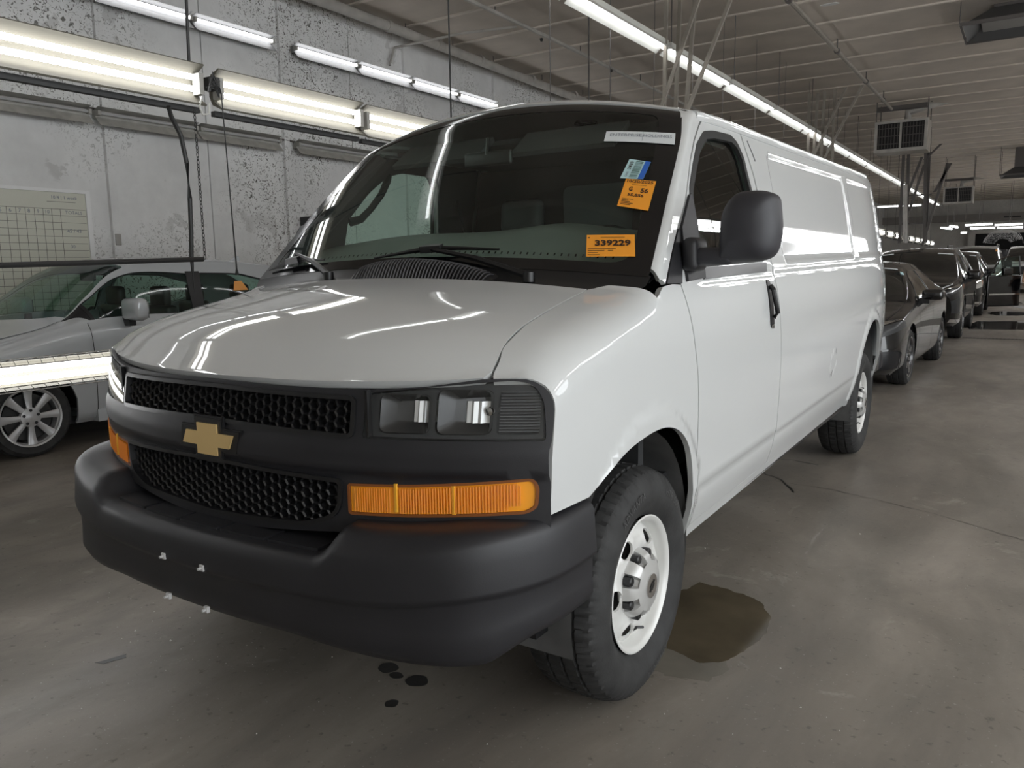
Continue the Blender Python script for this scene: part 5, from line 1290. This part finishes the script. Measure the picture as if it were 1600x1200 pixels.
MB().tube([(-6.7,8.2,4.88),(-5.6,8.5,4.98),(-4.84,8.9,5.04)], .02, 8).build('pipe_run', M['pipe'], pb); MB().tube([(-6.7,8.2,4.88),(-6.72,8.1,4.6)], .018, 8).build('drop', M['pipe'], pb)
gp = empty('gas_pipe', (0,0,0), 0, 'gas pipe under the ceiling leading to the nearer grey heater', 'pipe')
MB().tube([(-1.11,6,5.04),(-1.11,9.99,5.02),(-1.09,19.35,4.98)], .034, 8).build('pipe_run', M['strut'], gp)
for y in (10.0,13.2,16.0,18.2): MB().tube([(-1.1,y,5.0),(-1.1,y,CZ)], .012, 6).build('hanger', M['pipe_dark'], gp); MB().lathe([(-.03,.05),(.03,.05)], 'y', (-1.1,y,5.0), 8, close=True).build('clamp', M['pipe_dark'], gp)

# heaters with louvred fronts
def heater(loc, sc, label):
    h = empty('unit_heater', loc, 0, label, 'heater', 'grey ceiling heaters'); h.scale = (sc,sc,sc)
    cs = MB().box((-.60,0,-.38),(.60,.75,.38)).build('casing', M['strut'], h)
    MB().box((-.60,-.03,-.38),(-.53,0,.38)).box((.53,-.03,-.38),(.60,0,.38)).box((-.53,-.03,.32),(.53,0,.38)).box((-.53,-.03,-.38),(.53,0,-.30)).box((-.025,-.03,-.3),(.025,0,.32)).build('front_frame', M['pipe'], h)
    MB().box((-.53,-.006,-.30),(.53,-.002,.32)).build('opening', M['black'], h)
    for cx in (-.28,.28):
        for i in range(7):
            MB().obox((cx-.21+.07*i,-.012,.01), (.006,.010,0), (-.003,.006,0), (0,0,.29)).build('vertical_vane', M['pipe_dark'], h)
        for i in range(3): MB().obox((cx,-.016,-.18+.19*i), (.235,0,0), (0,.005,.003), (0,-.002,.008)).build('cross_bar', M['pipe_dark'], h)
    for x in (-.58,.58):
        for y in (.05,.7): MB().tube([(x,y,.38),(x,y,(CZ-loc[2])/sc)], .014, 6).build('hanger', M['pipe_dark'], h)
    MB().tube([(.1,.4,.38),(.1,.4,.62),(.5,.4,.72),(1.0,.4,.72)], .10, 10).build('flue', M['pipe'], h)
    MB().box((-.60,.1,.66),(.55,.3,.76)).build('support_bar', M['pipe_dark'], h)
    return h
heater((-.885,19.5,4.37), .95, 'louvred grey ceiling heater, the nearer one above the black cars')
heater((-.53,32,3.80), .80, 'louvred grey ceiling heater, the farther and smaller one')
# square sheet metal diffusers under the ceiling
def diffuser(x, y, z, s, label):
    d = empty('air_diffuser', (x,y,z), 0, label, 'vent', 'square sheet metal diffusers')
    vs = [(-s,-s,0),(s,-s,0),(s,s,0),(-s,s,0),(-s*.95,-s*.95,0),(s*.95,-s*.95,0),(s*.95,s*.95,0),(-s*.95,s*.95,0),(-s,-s,.05),(s,-s,.05),(s,s,.05),(-s,s,.05)]
    MB().add(vs, [(0,1,5,4),(1,2,6,5),(2,3,7,6),(3,0,4,7),(0,8,9,1),(1,9,10,2),(2,10,11,3),(3,11,8,0)]).build('lower_frame', M['pipe_dark'], d)
    MB().add([(-s*.95,-s*.95,.02),(s*.95,-s*.95,.02),(s*.95,s*.95,.02),(-s*.95,s*.95,.02),(-s*.3,-s*.3,.32),(s*.3,-s*.3,.32),(s*.3,s*.3,.32),(-s*.3,s*.3,.32)], [(0,1,5,4),(1,2,6,5),(2,3,7,6),(3,0,4,7)]).build('cone', mat('grey_sheet_metal', (.10,.10,.10), .5, .3), d)
    MB().add([(-s*.6,-s*.6,.10),(s*.6,-s*.6,.10),(s*.6,s*.6,.10),(-s*.6,s*.6,.10)], [(3,2,1,0)]).build('baffle', M['steel'], d)
    MB().box((-s*.35,-s*.35,.28),(s*.35,s*.35,CZ-z)).build('duct_neck', M['pipe_dark'], d)
    for a in (-1,1):
        for b in (-1,1): MB().tube([(a*s,b*s,.03),(a*s,b*s,CZ-z)], .008, 6).build('hanger', M['pipe_dark'], d)
diffuser(1.42,12.9,4.86,.62,'square sheet metal air diffuser hanging in the top right corner')
diffuser(1.4,31,4.25,.62,'square sheet metal air diffuser far back at the right edge')

# braces, nearest bunch hidden by the van roof at their feet
def ext(a, b, z0, z1):
    a = Vector(a); b = Vector(b); d = b-a
    return tuple(a+d*((z1-a.z)/d.z)), tuple(a+d*((z0-a.z)/d.z))
def brace_frame(label, segs, z0, z1, r, m, y):
    f = empty('brace_stand', (0,0,0), 0, label, 'steel frame', 'steel brace frames in the lamp row')
    for i, (a, b) in enumerate(segs):
        p, q = ext(a, b, z0, z1); MB().obox(((p[0]+q[0])/2, (p[1]+q[1])/2, (p[2]+q[2])/2), Vector((r,0,0)), Vector((0,r*.8,0)), (Vector(p)-Vector(q))/2).build('brace_bar', m, f)
    return f
yb_ = 8
f1 = brace_frame('nearest bunch of tan steel braces rising behind the van roof', [((-2.06,8,4.66),(-2.07,8,3.37)),((-1.92,8.1,4.64),(-1.96,8.1,3.36)),((-1.69,8,4.59),(-1.78,8,3.34)),((-1.60,7.9,4.58),(-2.07,7.9,3.37)),((-1.21,7.9,4.5),(-1.71,7.9,3.33))], 2.55, CZ-.03, .022, M['strut'], 8)
f2 = brace_frame('second bunch of steel braces rising above the rear of the van roof', [((-2.19,16,5.1),(-2.17,16,3.83)),((-2.03,16.1,5.1),(-2.07,16.1,3.82)),((-1.88,16,5.1),(-1.9,16,3.74)),((-1.37,15.9,5.1),(-2.0,15.9,3.68)),((-1.05,15.9,5.1),(-1.78,15.9,3.62)),((-1.68,16,4.48),(-1.68,16,3.65))], 2.72, 4.92, .026, M['strut'], 16)
f3 = brace_frame('third bunch of dark steel legs rising above the black sport utility roof', [((-1.38,24,4.4),(-1.37,24,2.87)),((-1.25,24,4.39),(-1.18,24,1.76)),((-.80,24,4.17),(-.71,24,1.93)),((-.73,24.1,4.17),(-.70,24.1,2.65))], 1.95, CZ-.03, .04, M['pipe_dark'], 24)
for a, b in (((-.9,24,4.36),(-1.21,24,3.4)),((-.83,24,4.14),(-1.15,24,2.86)),((-.25,24,4.13),(-.77,24,1.84)),((-.17,24,4.12),(-.53,24,3.36)),((-.44,24,4.67),(-.83,24,4.27))):
    m = Vector(a)/2+Vector(b)/2; MB().obox(m, Vector((.035,0,0)), Vector((0,.03,0)), (Vector(a)-Vector(b))/2).build('brace_bar', M['pipe_dark'], f3)
MB().tube([(-1.28,23.9,3.6),(-1.2,23.9,1.95)], .06, 8).build('white_pipe', M['pipe'], f3)
for x0, x1, y, z in ((-1.4,-.6,24,3.3),(-1.4,-.6,24,2.5),(-2.3,-1.5,16,3.2),(-2.2,-1.6,8,3.0)):
    MB().box((x0,y-.02,z-.02),(x1,y+.02,z+.02)).build('tie_bar', M['pipe_dark'], {24:f3,16:f2,8:f1}[y])
# tall rods crossing the view
rods = [((-3.63,8.93),3.0,'thin rod hanging from the ceiling left of the roof antenna'),((-3.64,4.9),2.62,'thin rod hanging down to the windshield top corner')]
tag(MB().tube([(-3.63,8.93,2.6),(-3.63,8.93,CZ)], .011, 6).build('drop_rod', M['pipe_dark']), rods[0][2], 'rod')
tag(MB().tube([(-2.2,3.75,2.60),(-2.2,3.76,CZ)], .007, 6).build('hanging_cable', M['dark_metal']), 'black cable hanging from the ceiling to the lamp behind the windshield corner', 'cable')
# hangers for the suspended rows
for i, yy in enumerate([y for y in yL if y > 4]): tag(MB().tube([(-2.235,yy+.2,2.505-.006*(yy-1)+.03),(-2.235,yy+.2,CZ)], .005, 5).build('lamp_wire', M['pipe_dark']), 'thin wire holding the left lamp row behind the van, %s counted from the windshield' % ORD[i], 'wire', 'wires of the left lamp row')
for i in range(23): tag(MB().tube([(3.13,-3.0+i*1.9,2.45),(3.13,-3.0+i*1.9,CZ)], .005, 5).build('lamp_wire', M['pipe_dark']), 'thin wire holding the right hand lamp row', 'wire', 'wires of the right lamp row')
for k_, (x, y, z, g) in enumerate(((-4.7,45.06,4.4,0),(-3.6,45.06,4.4,0),(-.5,45.06,3.3,1),(.8,45.06,3.25,1),(-.3,44.06,3.1,1),(.9,44.06,3.1,1),(-1.1,45.06,2.9,1),(-1.70,42.7,3.04,1),(-1.5,43.7,3.1,1))):
    tag(MB().tube([(x,y,z-.04),(x,y,CZ)], .01, 5).build('lamp_wire', M['pipe_dark']), 'wire holding a far lamp across the lane, %s from the left' % ORD[[0,1,6,8,7,5,4,2,3].index(k_) if k_ in (0,1) else k_], 'wire', 'wires of the far lamps')
# small flat pale fleck on the ceiling
cp_ = MB().prism([(-.12,-.03),(-.02,-.06),(.10,-.05),(.14,.02),(.05,.05),(-.06,.03)], -.012, .0, lambda a,b,h: (-.83+a, 11.2+b, CZ+h)); tag(cp_.build('pale_ceiling_fleck', mat('white_flake', (.6,.6,.58), .7)), 'small pale fleck on the ceiling near the gas pipe', 'paint flake')

# ---------------- hanging rope, chain, hose, cord and the low work light
tag(MB().tube([(-2.19,1.283,CZ),(-2.19,1.283,2.96),(-2.19,1.271,2.62)], .009, 8).build('black_rope', M['dark_metal']), 'black rope from the ceiling down to the twin tube lamp', 'rope')
ch = MB(); z = 2.35; k = 0
while z > 1.50:
    c = Vector((-2.16,1.262,z)); e = Vector((1,0,0)) if k % 2 else Vector((0,1,0))
    ch.tube([c+e*.007*math.cos(t)+Vector((0,0,.014))*math.sin(t) for t in np.linspace(0,2*math.pi,9)], .0028, 4, cap=False); z -= .021; k += 1
tag(ch.build('hanging_chain', M['dark_metal']), 'thin dark chain hanging from the lamp to the end of the black bar', 'chain')
tag(MB().tube([(-2.165,1.10,2.345),(-2.19,1.13,2.30),(-2.2,1.19,2.20),(-2.2,1.215,2.05),(-2.2,1.218,1.85),(-2.2,1.21,1.66),(-2.2,1.20,1.52),(-2.2,1.20,1.30)], .013, 8).build('black_hose', M['dark_metal']), 'thick black hose curving down beside the chain', 'hose')
tag(MB().tube([(-2.14,1.44,2.47),(-2.14,1.452,1.95),(-2.14,1.466,1.44),(-2.14,1.466,1.40)], [.0035,.0035,.005,.013], 8).build('pull_cord', M['dark_metal']), 'thin pull cord with black end above the van hood', 'cord')
wlt = empty('low_work_light', (0,0,0), 0, 'low double tube work light in a wire guard beside the silver car', 'light fixture')
MB().tube([(-2.17,-1.2,1.44),(-2.17,.16,1.468),(-2.17,1.255,1.497)], .014, 8).build('black_bar', M['dark_metal'], wlt)
X0 = -2.2; ya, yz_ = -1.1, .80
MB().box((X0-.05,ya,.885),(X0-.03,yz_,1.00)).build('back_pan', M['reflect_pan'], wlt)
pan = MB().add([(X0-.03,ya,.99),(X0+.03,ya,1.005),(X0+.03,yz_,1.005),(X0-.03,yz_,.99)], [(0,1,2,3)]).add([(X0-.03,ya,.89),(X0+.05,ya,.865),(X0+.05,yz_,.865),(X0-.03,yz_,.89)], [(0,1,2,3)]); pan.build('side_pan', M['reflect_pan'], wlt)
for z in (.958,.908): MB().tube([(X0,ya+.03,z),(X0,yz_-.03,z)], .015, 10).build('tube', M['tube'], wlt)
for z, x in ((1.018,.055),(.985,.075),(.885,.075),(.855,.055)): MB().tube([(X0+x,ya,z),(X0+x,yz_,z)], .0028, 5).build('guard_rail', M['steel'], wlt)
y = ya; k = 0
while y < yz_:
    MB().tube([(X0-.03,y,1.0),(X0+.055,y+.0,1.018),(X0+.075,y+.004,.985)], .002, 4).build('guard_wire', M['steel'], wlt)
    MB().tube([(X0+.075,y,.885),(X0+.055,y+.03,.855),(X0-.03,y+.03,.87)], .002, 4).build('guard_wire', M['steel'], wlt); y += .062; k += 1
for y in (-.1,): MB().tube([(X0-.04,y,1.0),(X0-.02,y,1.48)], .003, 5).build('wire_hanger', M['steel'], wlt)
MB().tube([(X0-.04,-.9,1.0),(X0-.02,-.9,1.45)], .003, 5).build('wire_hanger', M['steel'], wlt)

# ---------------- whiteboard, conduit, hose reel on the left wall
wbd = empty('whiteboard', (-6.8,0,0), 0, 'wide whiteboard with a ruled grid on the left wall above the silver car', 'whiteboard')
MB().box((.0,-.9,.95),(.02,3.12,2.30)).build('panel', M['board'], wbd)
MB().box((.0,-.92,2.29),(.035,3.16,2.325)).box((.0,3.11,.93),(.035,3.16,2.29)).box((0,-.92,.93),(.035,3.11,.96)).build('frame', M['board_frame'], wbd)
gl = MB(); yy = [2.10,2.20,2.295,2.385,2.475,2.565,2.652,2.74,2.83]; y = 2.0
while y > -.9: yy.append(y); y -= .0925
for y in yy: gl.box((.0205,y-.0018,.97),(.022,y+.0018,2.115 if y < 2.80 else 2.115))
z = 2.115; zz = []
gl.box((.0205,-.9,2.113),(.022,3.10,2.117)); z = 2.047
while z > .97: gl.box((.0205,-.9,z-.0018),(.022,3.10,z+.0018)); z -= .0735
gl.build('grid_lines', M['board_line'], wbd)
def wtext(t, y, z, h, m=M['ink_grey']):
    o = text_mesh(t, h, lambda a,b: (.023, a, b), 'handwriting', m, wbd, bold=.0); o.location = (0,y,z)
for i, t in enumerate(('4','5','6','7','8','9','10')): wtext(t, 2.05+.0905*i+(.0 if i < 6 else .0)+.10-.002, 2.08, .055)
wtext('TOTALS', 2.97, 2.08, .05); wtext('45 / 43', 2.96, 1.925-.04, .055); wtext('10/4 | 1 week', 2.88, 2.235, .05); wtext('30', 2.93, 1.72, .05)
MB().box((.0205,2.70,2.188),(.022,3.0,2.192)).build('underline', M['board_line'], wbd)
cd = empty('wall_conduit', (-6.8,0,0), 0, 'thin conduit running down the left wall to a small switch box', 'conduit')
MB().tube([(.02,3.47,4.35),(.02,3.465,3.04),(.02,3.44,2.2),(.02,3.428,1.86)], .011, 6).build('pipe_run', M['pipe'], cd); MB().box((0,3.395,1.74),(.06,3.465,1.87), bev=.008).build('switch_box', M['steel'], cd)
rl = empty('hose_reel', (-6.75,6.3,2.02), 0, 'dark box with a red cable loop on the wall beside the windshield', 'reel')
MB().box((-.046,-.14,-.02),(.20,.22,.16), bev=.02).build('box', M['dark_metal'], rl)
MB().tube([(.1,-.05,0),(.1,-.16,-.12),(.1,-.15,-.3),(.1,.0,-.38),(.1,.1,-.2)], .028, 8).build('cable_loop', mat('red_cable', (.22,.05,.03), .5), rl)
cp2 = MB().tube([(-6.76,2.2,3.22),(-6.76,12,3.18)], .012, 6).build('wall_cable', M['pipe_dark']); tag(cp2, 'thin cable running level along the left wall above the unlit lights', 'cable')

# ---------------- floor marks
def blob(cx, cy, pts, jag, seed, n=120):
    rg = random.Random(seed); base = [(px-cx, py-cy) for px, py in pts]; P = resample(base, .02); out = []
    ph = [rg.uniform(0,6.28) for _ in range(8)]
    for i, (a, b) in enumerate(P):
        t = 2*math.pi*i/len(P); k = 1+jag*(math.sin(9*t+ph[0])*.5+math.sin(17*t+ph[1])*.35+math.sin(31*t+ph[2])*.3+rg.uniform(-.3,.3)); out.append((cx+a*k, cy+b*k))
    return out
def fmat(name, col, rough, spec=.5):
    m = mat(name, col, rough, spec=spec, noise=.25, nscale=4); return m
M['wet'] = fmat('wet_concrete', (.10,.082,.055), .10, .5); M['oil'] = fmat('oil_stain', (.035,.034,.033), .35); M['damp'] = fmat('damp_concrete', (.17,.155,.13), .35)
def floorpatch(name, poly, m, label, cat, group=None, h=.0012):
    o = MB().prism(poly, .0003, h).build(name, m); return tag(o, label, cat, group)
pud = blob(1.0,1.22,[(.70,.95),(.93,.93),(1.05,.88),(1.13,.96),(1.16,1.05),(1.19,1.24),(1.16,1.40),(1.09,1.52),(.93,1.58),(.80,1.58),(.72,1.35)], .025, 3)
floorpatch('puddle', pud, M['wet'], 'dark shallow puddle on the floor beside the front wheel', 'puddle')
floorpatch('damp_fringe', blob(1.03,.83,[(.86,.78),(.98,.74),(1.12,.78),(1.16,.90),(1.10,.96),(.95,.95),(.85,.92)], .09, 5), M['damp'], 'jagged damp fringe in front of the dark puddle', 'stain', None, .0009)
for i, (cx, cy, rx, ry) in enumerate(((.115,.27,.038,.035),(.175,.245,.028,.02),(.262,.255,.042,.037),(.285,.10,.022,.024))):
    floorpatch('oil_spot', [(cx+rx*math.cos(t)*(1+.06*math.sin(3*t+i)), cy+ry*math.sin(t)*(1+.05*math.sin(4*t+i))) for t in np.linspace(0,2*math.pi,28)[:-1]], M['oil'],
        ['largest left oil spot below the bumper corner','small oil spot joining two larger ones','round oil spot right of the joined pair','smallest round oil spot nearest the camera'][i], 'stain', 'oil spots below the bumper')
def crack(pts, w, label, seed=1):
    rg = random.Random(seed); g = []; 
    for i in range(len(pts)-1):
        a = pts[i]; b = pts[i+1]; n = max(2, int(math.hypot(b[0]-a[0], b[1]-a[1])/.05))
        for k in range(n): t = k/n; g.append((a[0]+(b[0]-a[0])*t+rg.uniform(-.008,.008), a[1]+(b[1]-a[1])*t+rg.uniform(-.008,.008)))
    g.append(pts[-1]); mb = MB(); vs = []
    for i, p in enumerate(g):
        q = g[min(i+1,len(g)-1)]; r = g[max(i-1,0)]; d = math.hypot(q[0]-r[0], q[1]-r[1]) or 1; nx, ny = -(q[1]-r[1])/d, (q[0]-r[0])/d; ww = w*rg.uniform(.4,1.2)
        vs += [(p[0]+nx*ww,p[1]+ny*ww,.0014),(p[0]-nx*ww,p[1]-ny*ww,.0014)]
    mb.add(vs, [(2*i,2*i+1,2*i+3,2*i+2) for i in range(len(g)-1)]); tag(mb.build('floor_crack', M['oil']), label, 'crack', 'cracks in the concrete')
crack([(.50,3.62),(.66,3.50),(.80,3.24)], .008, 'short wet crack on the floor under the van sill', 2)
crack([(.44,4.06),(.6,4.08),(.78,4.02)], .007, 'crack on the floor just in front of the rear wheel', 3)
crack([(.30,3.46),(.99,3.43),(1.6,3.2),(2.01,2.95),(2.8,2.6)], .0025, 'hairline slab joint crossing the lane beside the van', 4)
floorpatch('floor_gouge', blob(-.80,-.22,[(-.835,-.27),(-.80,-.262),(-.775,-.19),(-.80,-.17),(-.815,-.22)], .10, 8), M['oil'], 'small black gouge in the floor left of the van bumper', 'gouge')
# scattered pale grit
gr = MB(); rg = random.Random(5)
for i in range(420):
    if i < 260: x, y = rg.uniform(.4,3.4), rg.uniform(-.6,9)
    else: x, y = rg.gauss(-.75,.5), rg.gauss(.0,.45)
    if .6 < x < 1.3 and .7 < y < 1.65: continue
    s = rg.uniform(.0012,.0035)*(1 if i % 9 else 1.8); a = rg.uniform(0,3); c, d = math.cos(a), math.sin(a)
    gr.add([(x-s*c,y-s*d,.0005),(x+s*d,y-s*c,.0005),(x+s*c*1.4,y+s*d,.0005),(x,y,s)], [(0,1,3),(1,2,3),(2,0,3)])
tag(tag(gr.build('floor_grit', mat('pale_grit', (.6,.58,.54), .8)), 'pale specks of grit scattered over the concrete floor', 'grit'), kind='stuff')
# drain grate and wet floor far down the lane
gt = empty('trench_drain', (0,15.1,0), math.radians(-3), 'narrow dark trench drain across the lane beside the black sport utility', 'drain')
MB().box((.95,-.06,.0005),(3.6,.06,.004)).build('drain_frame', M['dark_metal'], gt); 
sl = MB(); x = 1.0
while x < 3.55: sl.box((x,-.045,.004),(x+.03,.045,.008)); x += .06
tag(sl.build('grate_bars', M['pipe_dark'], gt), kind='stuff')
M['water'] = fmat('standing_water', (.05,.048,.045), .02, .7)
floorpatch('far_puddle', blob(2.0,18.6,[(.93,17.2),(1.9,17.4),(3.4,17.5),(3.6,18.8),(3.0,20.2),(1.87,20.1),(.95,19.8),(.8,18.4)], .012, 9), M['water'], 'mirror like puddle across the lane beside the black crossover', 'puddle')
for i, (x, y, rx, ry) in enumerate(((1.5,23.2,.5,1.1),(2.1,27.0,.6,1.2),(1.4,29.0,.35,1.3))):
    floorpatch('wet_patch', blob(x,y,[(x+rx*math.cos(t), y+ry*math.sin(t)) for t in np.linspace(0,2*math.pi,16)[:-1]], .05, 20+i), M['water'], ['wet patch beside the open crossover door','wet patch left of the person at the right edge','farthest wet patch beside the silver sport utility'][i], 'puddle', 'wet patches far down the lane')
bagm = MB(); bagm.lathe([(0,.12),(.06,.2),(.14,.17),(.20,.07),(.22,0)], 'z', (1.32,31.0,0), 14, fn=lambda j,k,r: r*(1+.2*math.sin(k*2.3+j))); tag(bagm.build('dark_bag', M['car_black']), 'small dark bag lying on the lane behind the silver sport utility', 'bag')
# water thrown in an arc by the hand wash
sp = MB(); rg = random.Random(12); C0 = Vector((.98,31.6,1.95))
for i in range(2600):
    t = rg.random(); a = math.radians(20+150*rg.random()); r = .60*(1-.6*rg.random()**2.2); 
    p = C0+Vector((r*math.cos(a)*1.0, rg.uniform(-.3,.3), r*math.sin(a)*.9))
    if i % 3 == 0: a = math.radians(5+115*rg.random()); p = C0+Vector((.62*math.cos(a), rg.uniform(-.05,.05), .62*math.sin(a)))
    s = rg.uniform(.004,.010); sp.add([p+Vector((s,0,0)), p+Vector((-s*.5,s*.8,0)), p+Vector((-s*.5,-s*.8,0)), p+Vector((0,0,s*1.6)), p-Vector((0,0,s))], [(0,1,3),(1,2,3),(2,0,3),(1,0,4),(2,1,4),(0,2,4)])
tag(tag(sp.build('water_spray', mat('water_droplets', (.55,.55,.55), .3)), 'round fan of sprayed water above the silver sport utility', 'water'), kind='stuff')

# ================================================================ THE PERSON AT THE RIGHT EDGE
def skinned(name, V, E_, R_, m, parent, sub=2):
    me = bpy.data.meshes.new(name); me.from_pydata(V, E_, []); me.update()
    o = bpy.data.objects.new(name, me); COL.objects.link(o)
    sk = o.modifiers.new('skin', 'SKIN'); sk.use_smooth_shade = True
    for i, r in enumerate(R_):
        rr = r if hasattr(r, '__len__') else (r, r); me.skin_vertices[0].data[i].radius = rr
    me.skin_vertices[0].data[0].use_root = True
    sb = o.modifiers.new('sub', 'SUBSURF'); sb.levels = sub; sb.render_levels = sub
    dg = bpy.context.evaluated_depsgraph_get(); dg.update(); m2 = bpy.data.meshes.new_from_object(o.evaluated_get(dg)); bpy.data.objects.remove(o, do_unlink=True)
    m2.name = name; m2.materials.clear(); m2.polygons.foreach_set('use_smooth', [True]*len(m2.polygons)); return link(name, m2, m, parent)
M['skin'] = mat('skin', (.50,.30,.20), .55); M['black_cloth'] = mat('black_cloth', (.012,.012,.014), .85); M['orange_cloth'] = mat('orange_shirt', (.72,.33,.18), .8); M['hair'] = mat('dark_hair', (.02,.015,.01), .6); M['shoe'] = mat('dark_shoe', (.05,.05,.055), .6)
pe = empty('person', (2.03,23.2,0), 0, 'person in orange top and black shorts cut by the right edge of the photo', 'person')
V = [(0,0,.93),(0,0,1.10),(0,-.01,1.28),(0,0,1.42),(0,-.01,1.50),(0,-.03,1.60),(0,-.03,1.68),
     (-.10,0,.90),(-.12,-.03,.50),(-.12,.02,.10),(-.12,-.12,.04),(.10,0,.90),(.12,.03,.50),(.12,.08,.10),(.12,-.06,.04),
     (-.17,0,1.40),(-.24,.02,1.12),(-.27,-.10,.90),(-.27,-.15,.83),(.17,0,1.40),(.25,.02,1.12),(.26,-.08,.88),(.26,-.13,.81)]
E_ = [(0,1),(1,2),(2,3),(3,4),(4,5),(5,6),(0,7),(7,8),(8,9),(9,10),(0,11),(11,12),(12,13),(13,14),(3,15),(15,16),(16,17),(17,18),(3,19),(19,20),(20,21),(21,22)]
R_ = [(.14,.11),(.12,.10),(.14,.11),(.12,.09),.055,(.075,.09),(.07,.085),.09,.06,.042,.045,.09,.06,.042,.045,.055,.042,.032,.036,.055,.042,.032,.036]
skinned('body', V, E_, R_, M['skin'], pe)
skinned('shirt', [(0,0,.95),(0,0,1.10),(0,-.01,1.28),(0,0,1.42),(-.17,0,1.40),(-.215,.01,1.22),(.17,0,1.40),(.22,.01,1.22)], [(0,1),(1,2),(2,3),(3,4),(4,5),(3,6),(6,7)], [(.155,.125),(.14,.115),(.155,.125),(.13,.10),.068,.065,.068,.065], M['orange_cloth'], pe)
skinned('shorts', [(0,0,.94),(-.10,0,.86),(-.12,-.02,.56),(.10,0,.86),(.12,.02,.56)], [(0,1),(1,2),(0,3),(3,4)], [(.155,.125),.11,.10,.11,.10], M['black_cloth'], pe)
hr = MB().lathe([(-.02,.088),(.04,.094),(.09,.075),(.115,.04),(.12,0)], 'z', (0,-.02,1.66), 16); hr.build('hair', M['hair'], pe)
for s in (-1,1):
    MB().box((s*.12-.05,-.19+(.06 if s>0 else 0),0),(s*.12+.05,.09+(.06 if s>0 else 0),.10), bev=.035).build('shoe', M['shoe'], pe)
    base = Vector((s*.27,-.15,.83)) if s < 0 else Vector((.26,-.13,.81))
    for q in range(4): MB().tube([base+Vector((.0,-.03+.018*q-.0,-.02)), base+Vector((0,-.035+.018*q,-.07)), base+Vector((s*-.01,-.05+.018*q,-.10+.006*abs(q-1.5)))], .008, 6).build('finger', M['skin'], pe)
    MB().tube([base+Vector((0,-.03,.0)), base+Vector((-s*.015,-.065,-.03))], .009, 6).build('thumb', M['skin'], pe)
for s in (-1,1): MB().lathe([(-.006,0),(-.003,.008),(.003,.008)], 'y', (s*.03,-.118,1.645), 8).build('eye', M['black'], pe)
MB().tube([(0,-.115,1.65),(0,-.135,1.615),(0,-.118,1.605)], .009, 6).build('nose', M['skin'], pe)
